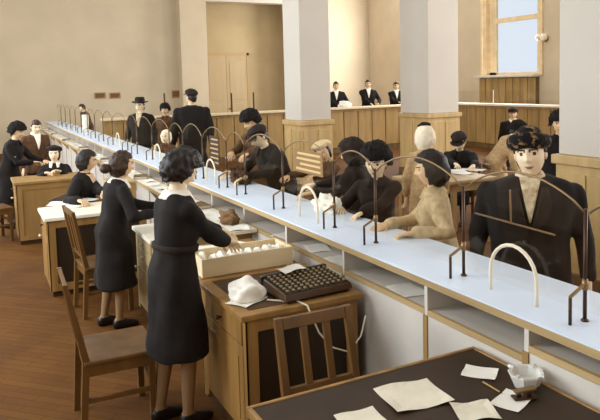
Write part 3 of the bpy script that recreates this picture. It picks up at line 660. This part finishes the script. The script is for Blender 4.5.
def head_mb(k, female):
    mb = MB(); rs = []
    for i in range(1, HM):
        a = math.pi*i/HM; rs.append([head_surface((math.sin(a)*math.sin(b), math.sin(a)*math.cos(b), math.cos(a)), k, female) for b in [2*math.pi*j/HN for j in range(HN)]])
    mb.rings([[tuple(p) for p in r] for r in rs][::-1], 0)
    for fi, f in enumerate(mb.f):
        c = sum((Vector(mb.v[i]) for i in f), Vector())/len(f)/k; ax = abs(c.x)
        if c.y > .04:
            if ((ax-.031)/.0135)**2+((c.z-.008)/.0052)**2 < 1: mb.m[fi] = 1 if ((ax-.031)/.0085)**2 < 1 else 2
            elif .012 < ax < .05 and abs(c.z-.0275+(ax-.031)**2*4) < (.0045 if female else .0055): mb.m[fi] = 3
            elif ax < .023 and abs(c.z+.0615) < .0085*(1-(ax/.027)**2): mb.m[fi] = 4
    for s in (-1, 1):
        mb.ellipsoid((s*.076*k, -.008*k, -.004*k), (.010*k, .019*k, .032*k), 10, 8)
    return mb
def shell(k, fn, female=True, namp=0., nfr=20., seed=0):
    """closed cap over the head: fn(d) gives thickness outside the scalp, negative stays inside the head"""
    rs = []
    for i in range(1, HM):
        a = math.pi*i/HM; r = []
        for b in [2*math.pi*j/HN for j in range(HN)]:
            d = Vector((math.sin(a)*math.sin(b), math.sin(a)*math.cos(b), math.cos(a))); p = Vector((.073*d.x, .094*d.y, .118*d.z))*k
            t = fn(d)
            if t > 0 and namp: t += namp*noise.noise(d*nfr*.2+Vector((seed, 0, 0)))+namp*.5*noise.noise(d*nfr*.5)
            if t > 0: p = p+Vector((d.x, d.y, d.z*.8))*t*k
            else: p = p*.80
            r.append(tuple(p))
        rs.append(r)
    return MB().rings(rs[::-1])
def ss(a, b, x): t = min(1, max(0, (x-a)/(b-a))); return t*t*(3-2*t)
def f_hair_short(d):
    line = .42-.75*ss(.35, -.1, d.y)-.35*ss(-.2, -.8, d.y)
    return .012 if d.z > line else -.01
def f_hair_full(d):
    line = .5-1.2*ss(.45, .05, d.y)-.3*ss(-.1, -.6, d.y)
    return .030+.012*max(0, -d.y) if d.z > line else -.01
def f_scarf(d):
    line = .48-2.0*ss(.55, .2, d.y)
    return .020+.01*max(0, -d.y) if d.z > line else -.01
def f_ushanka(d):
    line = .45-.25*ss(.35, -.05, d.y)
    if d.z < line: return -.01
    return .022+.02*ss(.5, 1, d.z)
def f_fur(d):
    line = .32-.5*ss(.3, -.1, d.y)
    return .05+.02*ss(.2, .9, d.z) if d.z > line else -.01
def f_beret(d):
    line = .45-.35*ss(.3, -.3, d.y)
    if d.z < line: return -.01
    return .012+.055*ss(line, line+.25, d.z)*(1-.75*ss(.55, 1, d.z))
def f_cap(d):
    line = .42-.3*ss(.3, -.3, d.y)
    if d.z < line: return -.01
    return .014+.03*ss(line, line+.3, d.z)*(1-.6*ss(.6, 1, d.z))
def f_hood(d):
    line = .55-2.2*ss(.5, .15, d.y)
    return .045+.03*max(0, -d.y) if d.z > line else -.01
def headgear(kind, k):
    """list of (part name, MB, material)"""
    out = []
    if kind == 'hair_short': out.append(('hair', shell(k, f_hair_short, False, .006, 25), HAIR_D))
    elif kind == 'hair_brown': out.append(('hair', shell(k, f_hair_short, False, .01, 25), HAIR_B))
    elif kind in ('curly', 'curly_brown'):
        out.append(('hair', shell(k, f_hair_full, True, .02, 22, 3), HAIR_D if kind == 'curly' else HAIR_B))
    elif kind == 'bun':
        out.append(('hair', shell(k, lambda d: f_hair_full(d)-.012 if f_hair_full(d) > 0 else -.01, True, .012, 20), HAIR_B))
        mb = MB().ellipsoid((0, -.15*k, -.035*k), (.05*k, .05*k, .045*k)); 
        out.append(('hair_bun', mb, HAIR_B))
    elif kind == 'thick': out.append(('hair', shell(k, lambda d: f_hair_full(d)+.012 if f_hair_full(d) > 0 else -.01, True, .012, 12, 5), HAIR_D))
    elif kind == 'smooth': out.append(('hair', shell(k, lambda d: f_hair_full(d)-.01 if f_hair_full(d) > 0 else -.01, True, .01, 18, 1), HAIR_D))
    elif kind == 'ushanka':
        out.append(('fur_hat', shell(k, f_ushanka, False, .004, 14), FUR_P))
        N = 40; rs = []
        for j in range(N):
            q = 2*math.pi*j/N; fr = max(0, math.cos(q)); c = Vector(((.088)*math.sin(q), .104*math.cos(q)+.002, .074+.010*fr-.012*abs(math.sin(q))-.012*max(0, -math.cos(q))))
            dv = Vector((math.sin(q), math.cos(q), .15)).normalized(); w = .026+.006*noise.noise(c*60); h = .036+.008*fr+.004*noise.noise(c*45+Vector((3, 0, 0)))
            rs.append([tuple((c+dv*w*math.cos(a)+Vector((0, 0, 1))*h*math.sin(a))*k) for a in [2*math.pi*m/12 for m in range(12)]])
        mb = MB().rings(rs+[rs[0]], caps=False); out.append(('fur_flap', mb, FUR_P))
        out.append(('hair', shell(k, f_hair_short, False, .004, 20), HAIR_D))
    elif kind == 'furhat': out += [('fur_hat', shell(k, f_fur, True, .02, 30), FUR_D), ('hair', shell(k, f_hair_short, False), HAIR_D)]
    elif kind in ('beret', 'pale_beret'): out += [('beret', shell(k, f_beret, True, .004, 12), FELT if kind == 'beret' else PALEH), ('hair', shell(k, lambda d: f_hair_full(d)-.012 if f_hair_full(d) > 0 else -.01, True, .008, 20), HAIR_D)]
    elif kind == 'cap':
        out.append(('cap', shell(k, f_cap, False), FELT)); out.append(('hair', shell(k, f_hair_short, False), HAIR_D))
        mb = MB(); vs = []; n = 10
        for i in range(n+1):
            q = math.radians(-62+124*i/n)
            for t, dz in ((.0, 0), (.05, -.012)):
                for h in (0, .006): vs.append(((.074+t*.6)*math.sin(q)*k, ((.09+t)*math.cos(q)+.005)*k, (.052+dz+h)*k))
        fs = []
        for i in range(n): a = i*4; b = a+4; fs += [(a, a+2, b+2, b), (a+1, b+1, b+3, a+3), (a+2, a+3, b+3, b+2), (a, b, b+1, a+1)]
        fs += [(0, 1, 3, 2), (n*4, n*4+2, n*4+3, n*4+1)]
        out.append(('cap_peak', mb.add(vs, fs), FELT))
    elif kind == 'fedora':
        prof = [(.06, .045), (.15, .058), (.158, .066), (.15, .07), (.098, .058), (.097, .10), (.09, .15), (.07, .168), (.03, .16), (.005, .155)]
        mb = MB().lathe(prof, (0, 0, 0), 28); mb.xf(lambda v: Vector((v.x*.92, v.y*1.08, v.z+ .02*(abs(v.x)/.15)**2 if Vector((v.x, v.y, 0)).length > .11 else v.z))*k)
        out.append(('felt_hat', mb, FELT)); out.append(('hat_band', MB().lathe([(.0985, .062), (.0995, .064), (.0992, .085), (.098, .087)], (0, 0, 0), 28).xf(lambda v: Vector((v.x*.92, v.y*1.08, v.z))*k), BLACK)); out.append(('hair', shell(k, f_hair_short, False), HAIR_D))
    elif kind == 'headscarf': out += [('headscarf', shell(k, f_scarf, True, .008, 12), WHITES)]
    elif kind == 'hood': out += [('hood', shell(k, f_hood, True, .012, 14), C_DARK)]
    elif kind == 'scarf_hat':
        out += [('headscarf', shell(k, f_scarf, True, .008, 12), WHITES), ('fur_hat', shell(k, lambda d: .035 if d.z > .72 and d.x < .5 else -.01, True, .008, 20), FUR_D)]
    return out
def hand_mb(k, side, curl):
    """hand in local frame: wrist at origin, fingers along +Y, palm facing -Z, thumb on the side of -side*X"""
    mb = MB()
    mb.rings([superring(Vector((0, y*k, z*k)), Vector((1, 0, 0)), Vector((0, 0, 1)), w*k, t*k, 12, 2.6) for y, z, w, t in ((-.03, 0, .024, .019), (0, 0, .027, .018), (.03, 0, .036, .016), (.065, -.002, .041, .014), (.09, -.004, .039, .011), (.097, -.004, .03, .006))])
    for i, (x, L) in enumerate(((-.030, .070), (-.010, .080), (.010, .075), (.029, .060))):
        pts = []; p = Vector((x*side, .088, -.002)); ang = -.15
        pts.append(p.copy()); segs = (.45, .32, .26)
        for sgi, s in enumerate(segs):
            ang -= curl*(.55+.25*sgi); p = p+Vector((x*.25*side*s, L*s*math.cos(ang), L*s*math.sin(ang))); pts.append(p.copy())
        mb.tube([q*k for q in pts], [.0095*k, .009*k, .0083*k, .007*k], 8, round_ends=True)
    th = [Vector((-.030*side, .020, -.006)), Vector((-.050*side, .048, -.016)), Vector((-.056*side, .074, -.026)), Vector((-.050*side, .096, -.034))]
    mb.tube([q*k for q in th], [.013*k, .012*k, .0105*k, .008*k], 8, round_ends=True)
    return mb
def look_mtx(fwd, up):
    f = Vector(fwd).normalized(); x = f.cross(Vector(up)); x = x.normalized() if x.length > 1e-4 else Vector((1, 0, 0)); z = x.cross(f)
    return Matrix(((x.x, f.x, z.x), (x.y, f.y, z.y), (x.z, f.z, z.z)))

def person(label, head, az, gear, coat, pose='stand', lean=0, sway=0, hp=0, hy=0, hr=0, hands=None, female=True, hem=.42, legs='skirt', skin=None, collar=None, shirt=None, lapel=None,
           vox=.016, build=1.0, floor=0., group=None, belt=None, step=.0, curl=.5, buttons=False, cuffs=None, seat=None, hs=1.0):
    """head = world position of the head centre; az = facing, degrees clockwise from +Y; hands = ((x,y,z) left, right) world targets"""
    skin = skin or SKIN; l = math.radians(lean); sw = math.radians(sway)
    sp = Vector((math.sin(sw), math.sin(l)*math.cos(sw), math.cos(l)*math.cos(sw))).normalized()
    neck_dir = Vector((sp.x, sp.y*.8+math.sin(math.radians(-hp))*.25+.12, sp.z)).normalized()
    up_len = .495; nk = .148
    zl = head[2]-floor
    if pose == 'stand': k = zl/(.925+up_len*sp.z+nk*neck_dir.z); pz = .925*k
    else: k = (zl-.53)/(up_len*sp.z+nk*neck_dir.z-0.0); pz = .53
    pel = Vector((0, 0, pz)); nb = pel+sp*up_len*k; hc = nb+neck_dir*nk*k
    rz = -math.radians(az); RZ = Matrix.Rotation(rz, 3, 'Z')
    off = RZ @ hc; root = empty('person', (head[0]-off.x, head[1]-off.y, floor), label, 'person', group, rz)
    b = build; kk = k
    # frames of the torso
    tx = Vector((1, 0, 0)); ty = sp.cross(tx).normalized(); tx = ty.cross(sp).normalized(); tx = -tx if tx.x < 0 else tx; ty = -ty if ty.y < 0 else ty
    # rings: distance along spine, half width, half depth, forward shift
    if female: T = [(-.10, .168, .125, 0), (0, .17, .125, 0), (.10, .148, .108, .005), (.17, .134, .098, .008), (.26, .148, .115, .018), (.34, .158, .118, .02), (.41, .168, .10, .005), (.455, .15, .078, -.004), (.485, .088, .064, -.004), (.515, .060, .060, 0)]
    else: T = [(-.10, .165, .12, 0), (0, .165, .12, 0), (.10, .158, .112, .003), (.18, .16, .115, .006), (.28, .18, .125, .012), (.36, .195, .122, .01), (.43, .20, .10, .0), (.47, .165, .08, -.006), (.50, .09, .066, -.004), (.525, .06, .06, 0)]
    def tor(s):
        for (s0, *a0), (s1, *a1) in zip(T, T[1:]):
            if s0 <= s <= s1: t = (s-s0)/(s1-s0); return [p+(q-p)*t for p, q in zip(a0, a1)]
        return list(T[0][1:]) if s < T[0][0] else list(T[-1][1:])
    def tring(s, grow=0.):
        hw, hd, sh = tor(s); c = pel+(sp*s+ty*sh)*kk
        return superring(c, tx, ty, (hw*b+grow)*kk, (hd*b+grow)*kk)
    def tfront(s, x, grow):
        hw, hd, sh = tor(s); hw = (hw*b+grow)*kk; hd = (hd*b+grow)*kk; e = 2.4
        y = hd*max(0, 1-(min(abs(x), hw)/hw)**e)**(1/e); return pel+(sp*s+ty*sh)*kk+tx*x+ty*y
    # arms
    shs = (.158 if female else .182)*b
    SH = [nb-sp*(.082 if b < 1.15 else .10)*kk+tx*s*shs*kk for s in (-1, 1)]
    inv = root.matrix_basis.inverted(); ELB, WR, HD = [], [], []
    ua, fa = .285*kk, .25*kk
    for i, s in enumerate((-1, 1)):
        tgt = hands[i] if hands and hands[i] is not None else None
        if tgt is None: w = SH[i]+Vector((s*.09, .07, -.50))*kk; hd = Vector((-s*.03, .12, -1)); pole = Vector((s*.35, -1, 0))
        else:
            w = inv @ Vector(tgt); hd = None; pole = Vector((s*.9, -.5, -.9))
        d = w-SH[i]; L = d.length; mx = (ua+fa)*.985
        if L > mx: w = SH[i]+d*(mx/L); d = w-SH[i]; L = mx
        dn = d.normalized(); a = (ua*ua-fa*fa+L*L)/(2*L); h = math.sqrt(max(0, ua*ua-a*a)); pp = (pole-dn*pole.dot(dn)).normalized()
        e = SH[i]+dn*a+pp*h; ELB.append(e); WR.append(w)
        if hd is None:
            hd = (w-e).normalized(); hd = Vector((hd.x, hd.y, hd.z*.6-.1)).normalized()
        HD.append(hd)
    # legs
    HIP = [pel+tx*s*.088*kk-Vector((0, 0, .03)) for s in (-1, 1)]
    if pose == 'stand':
        KN = [Vector((s*.085*kk, .015+step*s*.5, .50*kk)) for s in (-1, 1)]; AN = [Vector((s*.085*kk, -.03+step*s, .085)) for s in (-1, 1)]
    else:
        KN = [Vector((s*.10, .40*kk, .52)) for s in (-1, 1)]; AN = [Vector((s*.10, .40*kk, .085)) for s in (-1, 1)]
    bm_ = MB()
    bm_.rings([tring(s, -.02) for s in (-.12, -.1, 0, .1, .17, .26, .34, .41, .455, .485)])
    bm_.tube([nb-sp*.05*kk, nb+neck_dir*.04*kk, nb+neck_dir*.11*kk], [.058*kk, .050*kk, .048*kk], 14)
    for i in (0, 1):
        bm_.tube([SH[i], ELB[i], WR[i]], [.05*kk, .04*kk, .026*kk], 12, round_ends=True)
        lw = 1.0 if female else 1.15
        bm_.tube([HIP[i], HIP[i].lerp(KN[i], .5), KN[i], KN[i].lerp(AN[i], .35), AN[i]], [.082*kk*lw, .070*kk*lw, .052*kk*lw, .050*kk*lw, .034*kk*lw], 14, round_ends=True)
        f = AN[i]; bm_.rings([superring(Vector((f.x, f.y+y, z)), Vector((1, 0, 0)), Vector((0, 0, 1)), w, h, 12, 2.3) for y, z, w, h in ((-.055, .035, .018, .025), (-.04, .042, .034, .042), (.02, .045, .036, .045), (.08, .034, .042, .034), (.13, .026, .038, .026), (.165, .02, .018, .018))])
    me = remesh(bm_, vox, 3)
    nm = [skin, EYE, EYEW, BROW, LIPS, STOCK if legs == 'skirt' else TROUS, SHOE]
    bm = bmesh.new(); bm.from_mesh(me); bpy.data.meshes.remove(me)
    for f in bm.faces:
        f.smooth = True; c = f.calc_center_median()
        if c.z < .078: f.material_index = 6
        elif c.z < pz and min((c-w).length for w in WR) > .12: f.material_index = 5
    def join(mb, M3, loc):
        base = [bm.verts.new(M3 @ Vector(v)+loc) for v in mb.v]
        for fc, mi in zip(mb.f, mb.m):
            try: q = bm.faces.new([base[i] for i in fc]); q.material_index = mi; q.smooth = True
            except ValueError: pass
    hm = Matrix.Rotation(math.radians(hy), 3, 'Z') @ Matrix.Rotation(math.radians(hp)-l*.0, 3, 'X') @ Matrix.Rotation(math.radians(hr), 3, 'Y')
    kh = (.98 if female else 1.03)*max(.95, min(1.06, k))*hs
    join(head_mb(kh, female), hm, hc)
    for i, s in enumerate((-1, 1)): join(hand_mb(kk, s, curl), look_mtx(HD[i], Vector((s*-.25, -.2, 1)) if abs(HD[i].z) < .85 else Vector((-s, .3, 0))), WR[i]+HD[i]*.012)
    bmesh.ops.recalc_face_normals(bm, faces=bm.faces)
    bme = bpy.data.meshes.new('body'); bm.to_mesh(bme); bm.free()
    for m in nm: bme.materials.append(m)
    bo = bpy.data.objects.new('body', bme); COL.objects.link(bo); bo.parent = root
    # coat: torso, skirt and sleeves in one garment
    cm = MB(); g = .016 if female else .022
    top = [tring(s, g) for s in (0, .1, .17, .26, .34, .41, .455, .485)]+[tring(.505, .004)]
    if pose == 'stand':
        lo = []; hz = hem*kk
        for t in (1, .75, .5, .25):
            z = pz+(hz-pz)*t; gw = (.185+.055*t if legs == 'skirt' else .175+.035*t)*b*kk; gd = (.14+.05*t if legs == 'skirt' else .135+.03*t)*b*kk
            lo.append(superring(Vector((0, .012, z)), Vector((1, 0, 0)), Vector((0, 1, 0)), gw, gd, 24, 2.2))
        cm.rings(lo+top)
    else:
        cm.rings([tring(s, g) for s in (-.09,)]+top)
        cm.rings([superring(Vector((0, y*kk, z)), Vector((1, 0, 0)), Vector((0, yy, zz)), w*b, h, 24, 2.6) for y, z, yy, zz, w, h in ((-.08, .55, 0, 1, .15, .085), (.06, .545, 0, 1, .2, .095), (.25, .545, 0, 1, .2, .085), (.40, .53, -.4, .9, .2, .085), (.47, .45, -1, 0.1, .2, .08), (.49, .30, -1, 0, .21, .075))])
    for i in (0, 1):
        d = (WR[i]-ELB[i]); wr = ELB[i]+d*.93
        cm.tube([SH[i]-sp*.0, SH[i].lerp(ELB[i], .5), ELB[i], ELB[i].lerp(wr, .5), wr], [(.066 if female else .074)*min(b, 1.08)*kk, .062*min(b, 1.12)*kk, .056*min(b, 1.15)*kk, .052*kk, .044*kk], 14, round_ends=True)
    cme = remesh(cm, vox, 4, .014, seed=head[0]*13+head[1])
    cme.materials.append(coat); cme.name = 'coat'
    cme.polygons.foreach_set('use_smooth', [True]*len(cme.polygons))
    cob = bpy.data.objects.new('coat', cme); COL.objects.link(cob); cob.parent = root
    # head gear
    for nme, mb, m in headgear(gear, kh):
        mb.xf(lambda v: hm @ v+hc).build(nme, m, root, smooth=True)
    def patch(pts_fn, name, m, s0, s1, n=7, grow=.034, th=.006):
        rows = []
        for i in range(n+1):
            s = s0+(s1-s0)*i/n; xa, xb = pts_fn(i/n); row = []
            for j in range(7): row.append(tfront(s, (xa+(xb-xa)*j/6)*kk, grow))
            rows.append(row)
        vs = [tuple(p) for r in rows for p in r]+[tuple(p-ty*.04*kk) for r in rows for p in r]; N = (n+1)*7; fs = []
        for i in range(n):
            for j in range(6): a = i*7+j; fs += [(a, a+1, a+8, a+7), (N+a, N+a+7, N+a+8, N+a+1)]
        for i in range(n): a = i*7; fs += [(a, a+7, N+a+7, N+a), (a+6, N+a+6, N+a+13, a+13)]
        for j in range(6): fs += [(j, N+j, N+j+1, j+1), (n*7+j, n*7+j+1, N+n*7+j+1, N+n*7+j)]
        return MB().add(vs, fs).build(name, m, root, smooth=True)
    if shirt: patch(lambda t: (-.058*t-.004, .058*t+.004), 'shirt', shirt, .25, .505, grow=g+.014)
    if shirt and not female: MB().tube([nb+tx*.066*kk*math.sin(q)+ty*(.064*kk*math.cos(q)+.004)+sp*(.012-.02*math.cos(q))*kk for q in [2*math.pi*m/16 for m in range(17)]], .024*kk, 8).build('scarf', shirt, root, smooth=True)
    if lapel:
        for s in (-1, 1): patch(lambda t: tuple(sorted((s*(.01+.055*t), s*(.03+.07*math.sin(math.pi*min(1, t*.9))**.8+.04*t)))), 'lapel', lapel, .2, .45, grow=g+.030)
    if collar is None: collar = coat
    if collar:
        mb = MB(); N = 20; rs = []
        for j in range(N+1):
            op = 118 if shirt else 160; q = math.radians(-op+2*op*j/N)+math.pi      # opening at the front
            dv = tx*math.sin(q)+ty*math.cos(q); q2 = abs(j/N-.5)*2
            base = nb-sp*.012*kk+ty*.006*kk
            rr = [(.060, .035), (.068, .036), (.104+.02*q2, -.012-.03*q2), (.098+.02*q2, -.022-.03*q2), (.058, .02)]
            rs.append([tuple(base+dv*(r*kk*(1.0 if female else 1.1))+sp*z*kk) for r, z in rr])
        mb.rings(rs); mb.build('collar', collar, root, smooth=True)
    if belt: MB().rings([tring(.155, g+.008), tring(.158, g+.014), tring(.19, g+.014), tring(.193, g+.008)]).build('belt', belt, root, smooth=True)
    if buttons:
        for s in (.04, .13, .22):
            p = tfront(s, .03*kk, g+.008); MB().ellipsoid(p, (.013, .008, .013), 10, 6).build('button', BLACK, root, smooth=True)
    if cuffs:
        for i in (0, 1):
            d = (WR[i]-ELB[i]).normalized(); MB().tube([WR[i]-d*.045, WR[i]-d*.005], [.05*kk, .047*kk], 12).build('cuff', cuffs, root, smooth=True)
    if seat: c = make_chair(seat, (root.location.x, root.location.y, 0), az, .78); c.location = root.matrix_basis @ Vector((0, .02, 0))
    return root
def A(x, y, ax, v): return tuple(at(x, y, ax, v))
V = .012
# --- staff
person('standing woman in dark dress with curly hair sorting papers in the tray', A(182, 169, 'y', 3.70), 78, 'curly', C_BLACK, lean=5, hp=-38, hands=((1.48, 4.05, 1.0), (1.42, 3.85, .98)), hem=.44, build=.94, collar=SHIRT, belt=C_DARK, vox=V, step=.05, curl=.35, skin=SKIN_P)
person('standing woman in dark coat and white collar looking right by pale desk', A(122, 165, 'y', 5.48), 82, 'bun', C_BLACK, lean=11, hp=-6, hands=((1.4, 5.6, .95), (1.3, 5.3, .95)), hem=.40, collar=SHIRT, vox=V, step=.04)
person('seated dark haired woman in profile behind the white topped desk', A(87, 161, 'y', 7.6), 120, 'smooth', C_BLACK, 'sit', lean=8, hp=-8, hy=20, hands=((1.25, 7.1, .85), (.95, 7.05, .83)), collar=None, shirt=SKIN, seat='wooden chair under the seated woman with dark hair in profile')
person('smiling girl in dark dress with white collar behind the far left desk', A(54, 154, 'y', 9.7), 190, 'beret', C_BLACK, 'sit', lean=6, hands=((1.05, 9.45, .86), (.85, 9.4, .86)), collar=SHIRT, skin=SKIN_P, seat='wooden chair under the smiling girl behind the far left desk')
person('woman in dark hat and coat leaning in at the far left edge', A(17, 132, 'y', 10.2), 120, 'furhat', C_BLACK, lean=14, hp=-12, hands=((.9, 10.2, .95), (.75, 10.1, .95)))
person('bareheaded young person in brown jacket behind the smiling girl', A(36, 127, 'y', 11.4), 165, 'hair_brown', C_BROWN, lean=10, hp=-14, female=False, hem=.7, legs='trousers', shirt=SHIRT, skin=SKIN_P)
# --- customers along the counter, from near to far
mm = A(530, 154, 'x', 3.0)
person('man in patterned fur hat and dark overcoat facing the camera at the counter', mm, 226, 'ushanka', C_BLACK, female=False, legs='trousers', hem=.38, shirt=SCARF_P, lapel=C_DARK, vox=V, build=1.34, hy=-8, hr=6, hs=1.14, skin=SKIN_P, buttons=True)
person('dark haired woman in light grey-beige coat turned towards the counter', A(430, 170, 'x', 2.76), 312, 'thick', C_LIGHT, hem=.4, hands=((2.46, 3.3, 1.03), (2.46, 3.6, 1.03)), collar=C_LIGHT, lean=6, vox=V, hp=-5)
person('pale faced woman in dark fur hat and coat at the counter', A(376, 163, 'x', 2.8), 230, 'furhat', C_DARK, hem=.4, lean=8, hp=-8, hs=1.1, hands=((2.5, 4.0, 1.03), (2.5, 4.3, 1.03)), collar=C_BLACK, skin=SKIN_P, vox=V)
person('person in dark hooded coat seen from the side at the counter', A(351, 153, 'x', 3.05), 325, 'hood', C_DARK, hem=.4, lean=8, hp=-16, hands=((2.55, 4.85, 1.06), (2.75, 5.3, 1.04)), vox=V, build=1.12)
person('person in pale knitted beret behind the hooded person', A(323, 152, 'x', 3.35), 218, 'pale_beret', C_BROWN, lean=12, hp=-14, hr=18, hem=.4, hands=((2.7, 5.6, 1.02), (2.8, 6.0, 1.02)))
person('man in dark coat bending low over the counter to write', A(259, 137, 'x', 2.7), 262, 'cap', C_BLACK, female=False, legs='trousers', hem=.4, lean=26, hp=-32, hands=((2.42, 6.0, 1.07), (2.42, 6.45, 1.07)), skin=SKIN_P, vox=V, collar=C_BLACK)
person('tall customer in round black fur hat and brown coat behind the bending man', A(251, 122, 'x', 3.1), 255, 'furhat', C_BROWN, lean=8, hp=-22, hem=.4, hands=((2.42, 6.6, 1.05), (2.44, 6.95, 1.05)), female=False)
person('man in black cap and overcoat standing with his back to the camera', A(191, 97, 'x', 3.45), 10, 'cap', C_BLACK, female=False, legs='trousers', hem=.3, hy=35, build=1.12, collar=C_BLACK)
person('man in brimmed felt hat and dark coat facing the camera at the counter', A(140, 106, 'x', 2.95), 212, 'fedora', C_BLACK, female=False, legs='trousers', hem=.35, skin=SKIN_P, shirt=SCARF_P, hy=-8)
person('short customer in brown coat whose face shows just above the counter', A(166, 137, 'x', 2.85), 222, 'headscarf', C_BROWN, hem=.4, skin=SKIN_P)
person('distant customer in dark fur hat beside the far partition', A(165, 110, 'x', 3.7), 215, 'furhat', C_BROWN, hem=.4)
person('far customer in brown coat leaning on the counter by the paper roll', A(82, 108, 'x', 2.9), 265, 'hair_brown', C_BROWN, hem=.4, lean=16, hp=-10, female=False, legs='trousers', skin=SKIN_P)
# --- people further back
person('woman in white headscarf behind the customers, seen from behind', A(425, 138, 'x', 4.4), 35, 'scarf_hat', C_TAN, lean=10, hp=-10, hs=1.3, hem=.4)
person('man in dark cap reading at the writing table', A(459, 142, 'x', 6.0), 235, 'cap', C_BLACK, 'sit', hs=1.12, lean=14, hp=-32, female=False, legs='trousers', hands=((5.75, 6.45, .84), (5.6, 6.55, .84)), skin=SKIN_P, seat='wooden chair under the reading man at the writing table')
person('stooping person in tan coat and dark hat behind the fur-hatted man', A(517, 131, 'x', 6.7), 110, 'furhat', C_TAN, lean=38, hp=-30, hem=.4, skin=SKIN_P)
person('seated man in dark cap and coat before the boarded partition', A(513, 114, 'x', 10.6), 225, 'cap', C_BLACK, 'sit', lean=4, female=False, legs='trousers', skin=SKIN, shirt=SHIRT, seat='wooden chair under the capped man by the boarded partition')
person('figure in black coat half hidden by the near right column', A(560, 124, 'x', 5.95), 230, 'furhat', C_BLACK, hem=.3, female=False)
for (px, py, lb, sh) in ((336, 86, 'dark-suited clerk behind the far partition, leftmost of three', SHIRT), (368, 84, 'dark-suited clerk behind the far partition, middle of three', SHIRT), (396, 86, 'dark-suited clerk behind the far partition, rightmost of three', SHIRT)):
    p = A(px, py, 'y', PY+.85)
    person(lb, p, 205, 'hair_short', C_BLACK, female=False, legs='trousers', hem=.75, floor=.22, shirt=sh, group='clerks behind the far partition', hands=((p[0]+.12, PY+.5, PZ+.05), (p[0]-.15, PY+.5, PZ+.05)))
blob('white_parcel', (at(345, 104, 'y', PY+.05)[0], PY+.05, PZ+.001), (.2, .1, .12), 'white parcel on the far partition ledge before the left clerk', 'parcel', CLOTH_W, .3, 8, sub=3)
